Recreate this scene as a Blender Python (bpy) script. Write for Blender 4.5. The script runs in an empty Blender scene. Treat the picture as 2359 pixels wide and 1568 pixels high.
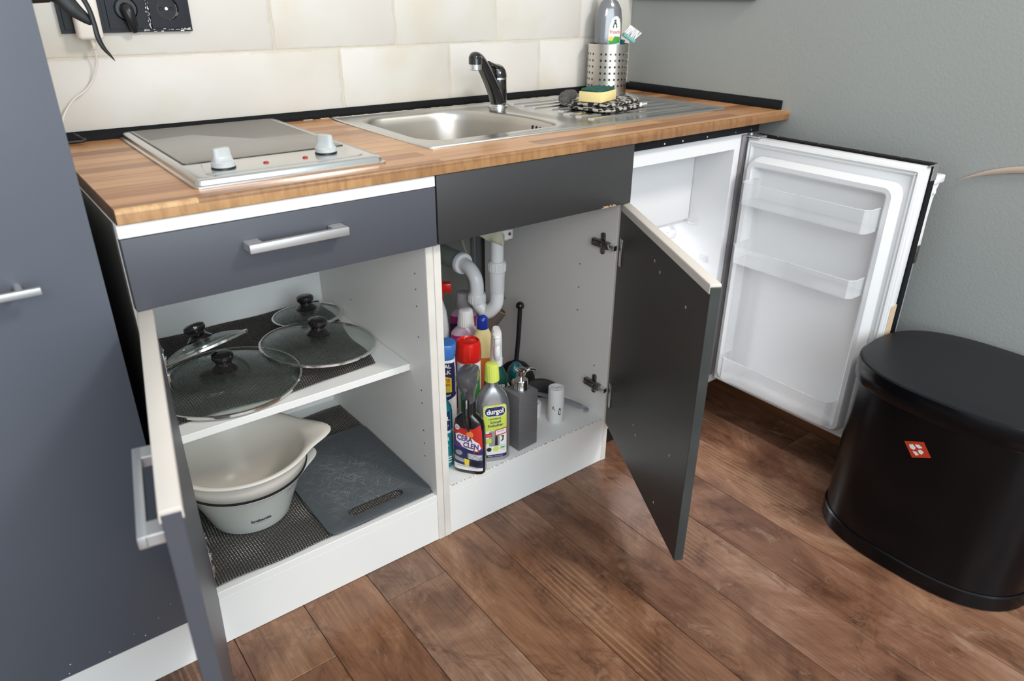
import bpy, bmesh, math, random
from mathutils import Vector, Matrix
random.seed(7)
PI = math.pi
R = math.radians
C = bpy.context.scene.collection
SC = bpy.context.scene

# ---------------------------------------------------------------- camera
def cam_matrix(yaw, pitch, roll):
    y, p, r = R(yaw), R(pitch), R(roll)
    f = Vector((math.sin(y)*math.cos(p), math.cos(y)*math.cos(p), math.sin(p)))
    rt = Vector((math.cos(y), -math.sin(y), 0)); up = rt.cross(f)
    r2 = rt*math.cos(r)+up*math.sin(r); u2 = -rt*math.sin(r)+up*math.cos(r)
    return Matrix((r2, u2, -f)).transposed().to_4x4()
cd = bpy.data.cameras.new('camera')
cam = bpy.data.objects.new('camera', cd); C.objects.link(cam)
cam.matrix_world = Matrix.Translation((-.14771, -1.07163, 1.08784)) @ cam_matrix(37.7784, -25.8567, .39717)
cd.sensor_fit = 'HORIZONTAL'; cd.sensor_width = 36; cd.lens = 36*1653.73/2359
cd.clip_start = .02
cd.dof.use_dof = True; cd.dof.focus_distance = 1.45; cd.dof.aperture_fstop = 5.0
SC.camera = cam
# ---------------------------------------------------------------- world, light, exposure
w = bpy.data.worlds.new('world'); SC.world = w; w.use_nodes = True
w.node_tree.nodes['Background'].inputs[0].default_value = (.82, .93, 1, 1)
w.node_tree.nodes['Background'].inputs[1].default_value = .66
def area(name, loc, target, sx, sy, power, col):
    l = bpy.data.lights.new(name, 'AREA'); l.shape = 'RECTANGLE'; l.size = sx; l.size_y = sy
    l.energy = power; l.color = col
    o = bpy.data.objects.new(name, l); C.objects.link(o); o.location = loc
    o.rotation_euler = (Vector(target)-Vector(loc)).to_track_quat('-Z', 'Y').to_euler()
    return o
area('ceiling_light', (1.2, -1.5, 2.3), (.65, .1, .6), .36, .36, 20, (1, .92, .85))
area('hall_light', (-.75, -2.2, 1.9), (.8, .1, .4), .7, .7, 10, (1, .89, .82))
area('fill_light', (.1, -2.9, 1.35), (.6, .2, .45), 2.0, 1.5, 34, (.82, .93, 1))  # added cool fill behind the camera, brightens the cabinet interiors
SC.view_settings.view_transform = 'Standard'; SC.view_settings.look = 'None'
SC.view_settings.exposure = 0.46; SC.view_settings.gamma = 1; SC.view_settings.use_curve_mapping = False
SC.cycles.use_denoising = True
SC.cycles.max_bounces = 10; SC.cycles.transparent_max_bounces = 16; SC.cycles.transmission_bounces = 10

# ---------------------------------------------------------------- mesh helpers
def B(): return bmesh.new()
def merge(bm, s, M=None):
    if M is not None: s.transform(M)
    vm = [bm.verts.new(v.co) for v in s.verts]
    s.verts.index_update()
    for f in s.faces:
        try: bm.faces.new([vm[v.index] for v in f.verts])
        except ValueError: pass
    s.free()
def box(bm, x0, x1, y0, y1, z0, z1, bev=0, seg=2, M=None):
    s = B()
    bmesh.ops.create_cube(s, size=1)
    s.transform(Matrix.Translation(((x0+x1)/2, (y0+y1)/2, (z0+z1)/2)) @ Matrix.Diagonal((abs(x1-x0), abs(y1-y0), abs(z1-z0), 1)))
    if bev: bmesh.ops.bevel(s, geom=s.edges[:], offset=bev, segments=seg, affect='EDGES', profile=.5)
    merge(bm, s, M)
def loft(bm, loops, cap0=True, cap1=True, closed=True, M=None):
    s = B(); vs = [[s.verts.new(p) for p in L] for L in loops]
    n = len(loops[0])
    for a, b in zip(vs, vs[1:]):
        for i in range(n if closed else n-1):
            j = (i+1) % n
            try: s.faces.new((a[i], a[j], b[j], b[i]))
            except ValueError: pass
    if cap0: s.faces.new(vs[0][::-1])
    if cap1: s.faces.new(vs[-1])
    bmesh.ops.recalc_face_normals(s, faces=s.faces[:])
    merge(bm, s, M)
def lathe(bm, prof, seg=32, M=None, cap0=False, cap1=False):
    loops = []
    s = B(); rows = []
    for r, z in prof:
        if r < 1e-6: rows.append([s.verts.new((0, 0, z))])
        else: rows.append([s.verts.new((r*math.cos(2*PI*i/seg), r*math.sin(2*PI*i/seg), z)) for i in range(seg)])
    for a, b in zip(rows, rows[1:]):
        for i in range(seg):
            j = (i+1) % seg
            if len(a) == 1 and len(b) == 1: continue
            if len(a) == 1: s.faces.new((a[0], b[j], b[i]))
            elif len(b) == 1: s.faces.new((a[i], a[j], b[0]))
            else: s.faces.new((a[i], a[j], b[j], b[i]))
    if cap0 and len(rows[0]) > 1: s.faces.new(rows[0][::-1])
    if cap1 and len(rows[-1]) > 1: s.faces.new(rows[-1])
    bmesh.ops.recalc_face_normals(s, faces=s.faces[:])
    merge(bm, s, M)
def cyl(bm, r, z0, z1, seg=24, M=None, bev=0):
    if bev: lathe(bm, [(0, z0), (r-bev, z0), (r, z0+bev), (r, z1-bev), (r-bev, z1), (0, z1)], seg, M)
    else: lathe(bm, [(0, z0), (r, z0), (r, z1), (0, z1)], seg, M)
def smooth_path(pts, sub=8):
    P = [Vector(p) for p in pts]; out = []
    for i in range(len(P)-1):
        p0 = P[max(i-1, 0)]; p1 = P[i]; p2 = P[i+1]; p3 = P[min(i+2, len(P)-1)]
        for k in range(sub):
            t = k/sub
            out.append(.5*((2*p1)+(-p0+p2)*t+(2*p0-5*p1+4*p2-p3)*t*t+(-p0+3*p1-3*p2+p3)*t**3))
    out.append(P[-1]); return out
def tube(bm, pts, rad, seg=12, sub=8, flat=1.0, smooth=True, up=None):
    P = smooth_path(pts, sub) if smooth else [Vector(p) for p in pts]
    n = len(P); loops = []
    prev = None
    for i, p in enumerate(P):
        t = (P[min(i+1, n-1)]-P[max(i-1, 0)]).normalized()
        if prev is None:
            a = Vector(up) if up else (Vector((0, 0, 1)) if abs(t.z) < .9 else Vector((1, 0, 0)))
            u = (a-t*a.dot(t)).normalized()
        else: u = (prev-t*prev.dot(t)).normalized()
        prev = u; v = t.cross(u)
        if callable(rad): r = rad(i/(n-1))
        elif isinstance(rad, (list, tuple)):
            f = i/(n-1)*(len(rad)-1); k = min(int(f), len(rad)-2); r = rad[k]+(rad[k+1]-rad[k])*(f-k)
        else: r = rad
        loops.append([p+u*math.cos(2*PI*j/seg)*r*flat+v*math.sin(2*PI*j/seg)*r for j in range(seg)])
    loft(bm, loops)
def rrect(x0, x1, y0, y1, r, z=0, seg=6):
    out = []
    for cx, cy, a0 in ((x1-r, y1-r, 0), (x0+r, y1-r, 90), (x0+r, y0+r, 180), (x1-r, y0+r, 270)):
        for k in range(seg+1):
            a = R(a0+90*k/seg); out.append(Vector((cx+r*math.cos(a), cy+r*math.sin(a), z)))
    return out
def roundpoly(pts, rads, z=0, seg=6):
    out = []; n = len(pts)
    for i in range(n):
        p = Vector((*pts[i], z)); a = Vector((*pts[i-1], z)); b = Vector((*pts[(i+1) % n], z))
        r = rads[i] if isinstance(rads, (list, tuple)) else rads
        da = (a-p).normalized(); db = (b-p).normalized()
        A = p+da*r; D = p+db*r
        for k in range(seg+1):
            t = k/seg; out.append(A*(1-t)**2+p*2*t*(1-t)+D*t*t)
    return out
def inset(loop, d):
    n = len(loop); out = []
    c = sum(loop, Vector())/n
    area2 = sum(loop[i].x*loop[(i+1) % n].y-loop[(i+1) % n].x*loop[i].y for i in range(n))
    sg = 1 if area2 > 0 else -1
    for i in range(n):
        t = (loop[(i+1) % n]-loop[i-1]); t.z = 0
        if t.length < 1e-9: out.append(loop[i].copy()); continue
        t.normalize(); out.append(loop[i]+Vector((-t.y, t.x, 0))*d*sg)
    return out
def setz(loop, z): return [Vector((p.x, p.y, z)) for p in loop]
def sup(a, b, n, z, seg=40, cx=0, cy=0):
    out = []
    for i in range(seg):
        t = 2*PI*i/seg; c, s = math.cos(t), math.sin(t)
        out.append(Vector((cx+a*math.copysign(abs(c)**(2/n), c), cy+b*math.copysign(abs(s)**(2/n), s), z)))
    return out
def fill2d(bm, loops, z=None):
    es = []
    for L in loops:
        vs = [bm.verts.new(p) for p in L]
        for i in range(len(vs)): es.append(bm.edges.new((vs[i], vs[(i+1) % len(vs)])))
    bmesh.ops.triangle_fill(bm, use_beauty=True, use_dissolve=False, edges=es)
def plate(bm, outer, holes, z0, z1, M=None):      # flat plate with holes
    s = B()
    fill2d(s, [setz(L, z0) for L in [outer]+holes])
    r = bmesh.ops.extrude_face_region(s, geom=s.faces[:])
    for v in r['geom']:
        if isinstance(v, bmesh.types.BMVert): v.co.z = z1
    bmesh.ops.recalc_face_normals(s, faces=s.faces[:])
    merge(bm, s, M)
def perforated(nu, nv, du, dv, hr, fmap, skip=None, sq=8):
    """sheet of nu x nv cells, each with a round hole of hr*cell; fmap(u,v,k)->xyz, k=1 on the cell corner"""
    verts = []; faces = []; grid = {}
    if not isinstance(hr, tuple): hr = (hr, hr)
    def gv(i, j):                                   # half-cell lattice
        if (i, j) not in grid:
            grid[(i, j)] = len(verts); verts.append(fmap(i*du/2, j*dv/2, 1 if (i % 2 == 0 and j % 2 == 0) else .5))
        return grid[(i, j)]
    for i in range(nu):
        for j in range(nv):
            x, y = 2*i, 2*j
            ring = [(x+2, y+1), (x+2, y+2), (x+1, y+2), (x, y+2), (x, y+1), (x, y), (x+1, y), (x+2, y)]
            o = [gv(*q) for q in ring]
            if skip and skip(i, j):
                faces.append(o[::1]); continue
            inn = []
            for k in range(8):
                a = 2*PI*k/8
                inn.append(len(verts)); verts.append(fmap((x+1)*du/2+du/2*hr[0]*math.cos(a), (y+1)*dv/2+dv/2*hr[1]*math.sin(a), 0))
            for k in range(8):
                m = (k+1) % 8; faces.append((o[k], o[m], inn[m], inn[k]))
    me = bpy.data.meshes.new('sheet'); me.from_pydata(verts, [], faces); me.update()
    return me
# ---------------------------------------------------------------- object helpers
MW = {}
def finish(o, parent, label, category, group, kind):
    C.objects.link(o)
    if parent is not None: o.parent = parent
    if label: o['label'] = label
    if category: o['category'] = category
    if group: o['group'] = group
    if kind: o['kind'] = kind
    return o
def obj(name, bm, mat, parent=None, world=True, label=None, category=None, group=None, kind=None, angle=35, origin=None):
    """one mesh object. world=True: the bmesh is in world coordinates, moved into the parent's frame here"""
    if isinstance(bm, bpy.types.Mesh):
        me = bm
        if world and parent is not None: me.transform(MW[parent.name].inverted())
    else:
        if world and parent is not None: bm.transform(MW[parent.name].inverted())
        me = bpy.data.meshes.new(name)
        if origin is not None: bm.transform(Matrix.Translation(-Vector(origin)))
        bm.to_mesh(me); bm.free()
    me.name = name
    for m in (mat if isinstance(mat, (list, tuple)) else [mat]): me.materials.append(m)
    me.shade_smooth(); me.set_sharp_from_angle(angle=R(angle))
    o = bpy.data.objects.new(name, me)
    if origin is not None: o.location = origin
    MW[o.name] = MW[parent.name] if parent is not None else Matrix.Identity(4)
    return finish(o, parent, label, category, group, kind)
def thing(name, label, category, loc=(0, 0, 0), rot=0, group=None, M=None):
    o = bpy.data.objects.new(name, None); o.empty_display_size = .02
    if M is None: M = Matrix.Translation(loc) @ Matrix.Rotation(R(rot), 4, 'Z')
    o.matrix_world = M; MW[o.name] = M
    return finish(o, None, label, category, group, None)
def T(x=0, y=0, z=0): return Matrix.Translation((x, y, z))
def RX(a): return Matrix.Rotation(R(a), 4, 'X')
def RY(a): return Matrix.Rotation(R(a), 4, 'Y')
def RZ(a): return Matrix.Rotation(R(a), 4, 'Z')
def text_bm(s, size, bold=0, sx=1.0, slant=0):
    cu = bpy.data.curves.new('text', 'FONT'); cu.body = s; cu.size = size
    cu.align_x = 'CENTER'; cu.align_y = 'CENTER'; cu.offset = bold; cu.shear = slant; cu.resolution_u = 3
    o = bpy.data.objects.new('text', cu); me = o.to_mesh()
    bm = B(); bm.from_mesh(me); o.to_mesh_clear()
    bpy.data.objects.remove(o); bpy.data.curves.remove(cu)
    if sx != 1: bm.transform(Matrix.Diagonal((sx, 1, 1, 1)))
    return bm

# ---------------------------------------------------------------- material helpers
def mat(name, col, rough=.5, metal=0, bump=0, bscale=200, var=0, vscale=8, coat=0, trans=0, ior=1.45, alpha=1, spec=.5, sub=0, bdist=.001, col2=None, aniso=0, stretch=None):
    m = bpy.data.materials.new(name); m.use_nodes = True
    nt = m.node_tree; p = nt.nodes['Principled BSDF']
    p.inputs['Base Color'].default_value = (*col, 1); p.inputs['Roughness'].default_value = rough
    p.inputs['Metallic'].default_value = metal; p.inputs['Coat Weight'].default_value = coat
    p.inputs['Transmission Weight'].default_value = trans; p.inputs['IOR'].default_value = ior
    p.inputs['Alpha'].default_value = alpha; p.inputs['Specular IOR Level'].default_value = spec
    p.inputs['Subsurface Weight'].default_value = sub
    if sub: p.inputs['Subsurface Scale'].default_value = .01
    if aniso: p.inputs['Anisotropic'].default_value = aniso
    tc = nt.nodes.new('ShaderNodeTexCoord'); src = tc.outputs['Object']
    if stretch:
        mp = nt.nodes.new('ShaderNodeMapping'); mp.inputs['Scale'].default_value = stretch
        nt.links.new(src, mp.inputs[0]); src = mp.outputs[0]
    if bump:
        n = nt.nodes.new('ShaderNodeTexNoise'); n.inputs['Scale'].default_value = bscale; n.inputs['Detail'].default_value = 3
        nt.links.new(src, n.inputs['Vector'])
        b = nt.nodes.new('ShaderNodeBump'); b.inputs['Strength'].default_value = bump; b.inputs['Distance'].default_value = bdist
        nt.links.new(n.outputs['Fac'], b.inputs['Height']); nt.links.new(b.outputs[0], p.inputs['Normal'])
    if var or col2:
        n = nt.nodes.new('ShaderNodeTexNoise'); n.inputs['Scale'].default_value = vscale; n.inputs['Detail'].default_value = 4
        nt.links.new(src, n.inputs['Vector'])
        mx = nt.nodes.new('ShaderNodeMix'); mx.data_type = 'RGBA'
        c2 = col2 if col2 else tuple(max(0, c*(1-var)) for c in col)
        mx.inputs['A'].default_value = (*col, 1); mx.inputs['B'].default_value = (*c2, 1)
        rp = nt.nodes.new('ShaderNodeValToRGB'); rp.color_ramp.elements[0].position = .35; rp.color_ramp.elements[1].position = .65
        nt.links.new(n.outputs['Fac'], rp.inputs[0]); nt.links.new(rp.outputs[0], mx.inputs['Factor'])
        nt.links.new(mx.outputs['Result'], p.inputs['Base Color'])
    return m
def N(nt, kind, **kw):
    n = nt.nodes.new(kind)
    for k, v in kw.items():
        if k.startswith('i_'): n.inputs[k[2:].replace('_', ' ')].default_value = v
        else: setattr(n, k, v)
    return n
def ramp(nt, src, stops):
    r = nt.nodes.new('ShaderNodeValToRGB'); e = r.color_ramp.elements
    e[0].position, e[0].color = stops[0][0], (*stops[0][1], 1)
    e[1].position, e[1].color = stops[-1][0], (*stops[-1][1], 1)
    for p, c in stops[1:-1]:
        x = e.new(p); x.color = (*c, 1)
    nt.links.new(src, r.inputs[0]); return r.outputs[0]
def mixc(nt, f, a, b, mode='MIX'):
    m = nt.nodes.new('ShaderNodeMix'); m.data_type = 'RGBA'; m.blend_type = mode
    for s, k in ((f, 'Factor'), (a, 'A'), (b, 'B')):
        if isinstance(s, (int, float)): m.inputs[k].default_value = s
        elif isinstance(s, tuple): m.inputs[k].default_value = (*s, 1)
        else: nt.links.new(s, m.inputs[k])
    return m.outputs['Result']

M_ = {}
M_['white'] = mat('white_laminate', (.83, .825, .80), .42, bump=.05, bscale=350, var=.03, vscale=3)
M_['edge'] = mat('white_edge_band', (.74, .70, .64), .45, var=.10, vscale=14)
M_['edgepink'] = mat('beige_edge_profile', (.66, .60, .54), .42, var=.05)
M_['grey'] = mat('grey_blue_laminate', (.076, .080, .096), .42, bump=.08, bscale=600, var=.08, vscale=2)
M_['tallgrey'] = mat('tall_cabinet_laminate', (.115, .128, .156), .36, bump=.08, bscale=600, var=.12, vscale=1.5)
M_['dark'] = mat('anthracite_laminate', (.040, .039, .040), .42, bump=.06, bscale=500, var=.1, vscale=3)
M_['darkin'] = mat('brown_black_laminate', (.034, .029, .027), .36, bump=.15, bscale=60, stretch=(6, 6, .3))
M_['sidedark'] = mat('dark_side_sheet', (.035, .034, .030), .5)
M_['chip'] = mat('chipboard', (.50, .33, .19), .8, bump=.4, bscale=400, var=.3, vscale=120)
M_['chrome'] = mat('chrome', (.78, .78, .77), .12, 1)
M_['handle'] = mat('brushed_aluminium', (.60, .60, .60), .38, .7, bump=.08, bscale=900)
M_['steel'] = mat('brushed_steel', (.60, .565, .52), .30, 1, bump=.10, bscale=300, stretch=(.3, 8, 8))
M_['steelrim'] = mat('steel_rim', (.70, .69, .67), .24, 1, bump=.03, bscale=500)
M_['hinge'] = mat('hinge_metal', (.30, .27, .24), .35, 1, var=.4, vscale=80)
M_['black'] = mat('black_plastic', (.012, .012, .014), .3)
M_['blackgloss'] = mat('glossy_black', (.012, .010, .010), .07, coat=.6)
M_['rubber'] = mat('black_rubber', (.010, .010, .011), .55, bump=.1, bscale=300)
M_['strip'] = mat('black_strip', (.006, .006, .007), .5, spec=.2)
M_['socket'] = mat('worn_black_plastic', (.010, .011, .015), .36, bump=.15, bscale=60, spec=.3)
M_['glassceramic'] = mat('grey_ceramic_glass', (.20, .178, .150), .26, coat=.25, bump=.02, bscale=900)
M_['knob'] = mat('pale_grey_plastic', (.47, .49, .49), .35)
M_['red'] = mat('red_lens', (.35, .01, .008), .15, coat=.5)
M_['wplastic'] = mat('white_plastic', (.80, .80, .79), .28, sub=.05)
M_['fridge'] = mat('fridge_liner', (.74, .74, .745), .30)
M_['gasket'] = mat('fridge_gasket', (.70, .70, .70), .45)
M_['gapgrey'] = mat('grey_gasket', (.22, .20, .21), .4)
M_['wall'] = mat('grey_wall_paint', (.325, .340, .325), .55, bump=.35, bscale=170, bdist=.0012, var=.04, vscale=1.2)
M_['wallb'] = mat('back_wall_plaster', (.30, .31, .28), .8, bump=.3, bscale=60)
M_['base'] = mat('brown_baseboard', (.26, .11, .045), .35, var=.35, vscale=6, stretch=(6, .6, 6))
M_['binm'] = mat('black_enamel', (.003, .003, .004), .22, bump=.015, bscale=30, spec=.3)
M_['binlid'] = mat('matt_black_enamel', (.010, .0105, .012), .45, spec=.35, bump=.05, bscale=500)
M_['emblem'] = mat('red_emblem', (.52, .045, .018), .35)
M_['print_w'] = mat('white_print', (.78, .77, .74), .45)
M_['print_k'] = mat('black_print', (.015, .015, .02), .45)
M_['cord'] = mat('white_cord', (.74, .69, .62), .45)
M_['charger'] = mat('cream_white_plastic', (.76, .71, .65), .35)
M_['mat'] = mat('anti_slip_net', (.026, .021, .017), .45)
M_['board'] = None
M_['bowl'] = mat('cream_melamine', (.70, .665, .60), .32, sub=.03)
M_['cloth_k'] = mat('dark_scourer', (.035, .032, .032), .85, bump=1, bscale=500, var=.9, vscale=260, col2=(.16, .15, .145))
M_['sponge'] = mat('yellow_foam', (.82, .66, .30), .9, bump=.6, bscale=350)
M_['pad'] = mat('green_scouring_pad', (.016, .11, .09), .9, bump=1, bscale=500, var=.5, vscale=150)
M_['pipe'] = mat('white_pvc', (.76, .77, .78), .28)
M_['pipegrey'] = mat('grey_pvc', (.26, .28, .27), .45)
M_['tape'] = mat('masking_tape', (.55, .53, .40), .8, bump=.6, bscale=60)
M_['cable'] = mat('cream_cable', (.50, .50, .38), .5)
M_['cardboard'] = mat('cardboard', (.22, .16, .12), .85, var=.2)
M_['cardcut'] = mat('cardboard_cut', (.62, .46, .32), .85)
M_['green'] = mat('light_green_plastic', (.22, .60, .06), .4)
M_['silver'] = mat('silver_plastic', (.42, .42, .435), .27, .8, bump=.05, bscale=30)
M_['lime'] = mat('lime_cap', (.62, .70, .12), .40)
M_['labelgreen'] = mat('lime_label', (.55, .66, .10), .35)
M_['navy'] = mat('navy_print', (.022, .026, .10), .4)
M_['redp'] = mat('red_print', (.55, .03, .02), .4)
M_['orange'] = mat('orange_print', (.80, .22, .05), .4)
M_['yellowp'] = mat('yellow_print', (.82, .62, .05), .4)
M_['purple'] = mat('purple_print', (.10, .035, .20), .4)
M_['dgreen'] = mat('dark_green_plastic', (.008, .060, .045), .35)
M_['lgreen'] = mat('green_print', (.05, .33, .06), .4)
M_['teal'] = mat('teal_print', (.01, .20, .24), .35)
M_['tealt'] = mat('teal_plastic', (.004, .09, .11), .25, coat=.4)
M_['redcap'] = mat('red_cap', (.62, .012, .006), .28, coat=.3)
M_['bluecap'] = mat('blue_cap', (.012, .035, .30), .22, coat=.3)
M_['lbluecap'] = mat('light_blue_cap', (.06, .22, .60), .25, trans=.2)
M_['yellowb'] = mat('pale_yellow_bottle', (.84, .74, .36), .32, sub=.05)
M_['pinkliq'] = mat('magenta_liquid', (.46, .03, .25), .20, coat=.3)
M_['clearpink'] = mat('clear_pink_plastic', (.60, .44, .55), .18, coat=.3)
M_['greycap'] = mat('grey_cap', (.33, .31, .32), .35)
M_['smoke'] = mat('smoky_plastic', (.085, .085, .09), .16, coat=.5)
M_['beige'] = mat('beige_plastic', (.55, .47, .33), .35)
M_['cut'] = mat('light_wood_strip', (.47, .36, .29), .5)
M_['bag'] = mat('white_bag_roll', (.77, .76, .75), .5, bump=.15, bscale=120, stretch=(1, 1, .2))
M_['greytool'] = mat('blue_grey_plastic', (.24, .26, .29), .4)
M_['plate'] = mat('zinc', (.50, .52, .53), .35, .8)

def transparent(name, col, t=.7, rough=.08, tint=(1, 1, 1)):
    m = bpy.data.materials.new(name); m.use_nodes = True; nt = m.node_tree; nt.nodes.clear()
    o = nt.nodes.new('ShaderNodeOutputMaterial')
    tr = N(nt, 'ShaderNodeBsdfTransparent'); tr.inputs[0].default_value = (*tint, 1)
    p = N(nt, 'ShaderNodeBsdfPrincipled'); p.inputs['Base Color'].default_value = (*col, 1); p.inputs['Roughness'].default_value = rough
    gl = N(nt, 'ShaderNodeBsdfGlossy'); gl.inputs['Roughness'].default_value = rough
    lw = N(nt, 'ShaderNodeLayerWeight'); pw = N(nt, 'ShaderNodeMath', operation='POWER'); pw.inputs[1].default_value = 4.5
    nt.links.new(lw.outputs['Facing'], pw.inputs[0])
    fr = N(nt, 'ShaderNodeMath', operation='MULTIPLY_ADD'); fr.inputs[1].default_value = .7; fr.inputs[2].default_value = .045; nt.links.new(pw.outputs[0], fr.inputs[0])
    m1 = N(nt, 'ShaderNodeMixShader'); m1.inputs[0].default_value = t
    m2 = N(nt, 'ShaderNodeMixShader')
    nt.links.new(p.outputs[0], m1.inputs[1]); nt.links.new(tr.outputs[0], m1.inputs[2])
    nt.links.new(fr.outputs[0], m2.inputs[0]); nt.links.new(m1.outputs[0], m2.inputs[1]); nt.links.new(gl.outputs[0], m2.inputs[2])
    nt.links.new(m2.outputs[0], o.inputs[0]); return m
M_['glass'] = transparent('lid_glass', (.30, .36, .33), .96, .03, (.93, .96, .94))
M_['clear'] = transparent('clear_door_bin', (.95, .96, .97), .74, .12)
M_['jug'] = transparent('frosted_bowl', (.72, .745, .70), .28, .25, (.9, .92, .9))
M_['clearwand'] = transparent('clear_wand', (.50, .48, .40), .4, .1)

# worktop: printed butcher-block staves
def wood_top():
    m = bpy.data.materials.new('butcher_block'); m.use_nodes = True; nt = m.node_tree; p = nt.nodes['Principled BSDF']
    tc = N(nt, 'ShaderNodeTexCoord'); sp = N(nt, 'ShaderNodeSeparateXYZ'); nt.links.new(tc.outputs['Object'], sp.inputs[0])
    ma = N(nt, 'ShaderNodeMath', operation='SUBTRACT'); nt.links.new(sp.outputs['Y'], ma.inputs[0]); nt.links.new(sp.outputs['Z'], ma.inputs[1])
    cb = N(nt, 'ShaderNodeCombineXYZ'); nt.links.new(sp.outputs['X'], cb.inputs[0]); nt.links.new(ma.outputs[0], cb.inputs[1])
    br = N(nt, 'ShaderNodeTexBrick', offset=.37, offset_frequency=2, squash=1)
    br.inputs['Scale'].default_value = 1; br.inputs['Mortar Size'].default_value = 0.0003; br.inputs['Mortar Smooth'].default_value = .3
    br.inputs['Brick Width'].default_value = .62; br.inputs['Row Height'].default_value = .0385
    br.inputs['Color1'].default_value = (0, 0, 0, 1); br.inputs['Color2'].default_value = (1, 1, 1, 1); br.inputs['Mortar'].default_value = (.3, .3, .3, 1)
    nt.links.new(cb.outputs[0], br.inputs['Vector'])
    base = ramp(nt, br.outputs['Color'], [(0, (.30, .125, .047)), (.3, (.44, .20, .082)), (.65, (.55, .275, .118)), (1, (.62, .34, .155))])
    mp = N(nt, 'ShaderNodeMapping'); mp.inputs['Scale'].default_value = (3, 55, 55)
    va = N(nt, 'ShaderNodeVectorMath', operation='ADD'); nt.links.new(cb.outputs[0], va.inputs[0])
    vs = N(nt, 'ShaderNodeVectorMath', operation='SCALE'); vs.inputs['Scale'].default_value = 7; nt.links.new(br.outputs['Color'], vs.inputs[0]); nt.links.new(vs.outputs[0], va.inputs[1])
    nt.links.new(va.outputs[0], mp.inputs[0])
    n1 = N(nt, 'ShaderNodeTexNoise', i_Scale=1.0, i_Detail=5.0, i_Roughness=.6); n1.inputs['Distortion'].default_value = .8; nt.links.new(mp.outputs[0], n1.inputs['Vector'])
    g = ramp(nt, n1.outputs['Fac'], [(.3, (.62, .56, .50)), (.55, (1, 1, 1)), (.75, (1.12, 1.1, 1.06))])
    c = mixc(nt, .8, base, g, 'MULTIPLY')
    nt.links.new(c, p.inputs['Base Color']); p.inputs['Roughness'].default_value = .30
    b = N(nt, 'ShaderNodeBump', i_Strength=.08, i_Distance=.0008); nt.links.new(n1.outputs['Fac'], b.inputs['Height']); nt.links.new(b.outputs[0], p.inputs['Normal'])
    return m
M_['top'] = wood_top()
def wood_edge():        # end grain look along the front edge print
    m = bpy.data.materials.new('butcher_block_edge'); m.use_nodes = True; nt = m.node_tree; p = nt.nodes['Principled BSDF']
    tc = N(nt, 'ShaderNodeTexCoord')
    mp0 = N(nt, 'ShaderNodeMapping'); mp0.inputs['Location'].default_value = (.17, 0, 0); nt.links.new(tc.outputs['Object'], mp0.inputs[0])
    sp = N(nt, 'ShaderNodeSeparateXYZ'); nt.links.new(mp0.outputs[0], sp.inputs[0])
    cb = N(nt, 'ShaderNodeCombineXYZ'); nt.links.new(sp.outputs['X'], cb.inputs[0]); nt.links.new(sp.outputs['Z'], cb.inputs[1])
    br = N(nt, 'ShaderNodeTexBrick', offset=.43, offset_frequency=2)
    br.inputs['Scale'].default_value = 1; br.inputs['Mortar Size'].default_value = .0003
    br.inputs['Brick Width'].default_value = .47; br.inputs['Row Height'].default_value = .0142
    br.inputs['Color1'].default_value = (0, 0, 0, 1); br.inputs['Color2'].default_value = (1, 1, 1, 1); br.inputs['Mortar'].default_value = (.2, .2, .2, 1)
    nt.links.new(cb.outputs[0], br.inputs['Vector'])
    base = ramp(nt, br.outputs['Color'], [(0, (.22, .105, .045)), (.4, (.44, .24, .10)), (1, (.66, .41, .19))])
    mp = N(nt, 'ShaderNodeMapping'); mp.inputs['Scale'].default_value = (90, 90, 22); mp.inputs['Rotation'].default_value = (0, .35, 0)
    nt.links.new(tc.outputs['Object'], mp.inputs[0])
    n1 = N(nt, 'ShaderNodeTexNoise', i_Scale=1.0, i_Detail=3.0); nt.links.new(mp.outputs[0], n1.inputs['Vector'])
    g = ramp(nt, n1.outputs['Fac'], [(.35, (.66, .58, .5)), (.6, (1, 1, 1))])
    nt.links.new(mixc(nt, .7, base, g, 'MULTIPLY'), p.inputs['Base Color']); p.inputs['Roughness'].default_value = .38
    return m
M_['topedge'] = wood_edge()
M_['topend'] = mat('dark_board_end', (.10, .045, .02), .6, bump=.3, bscale=200, var=.4, vscale=40)

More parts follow.
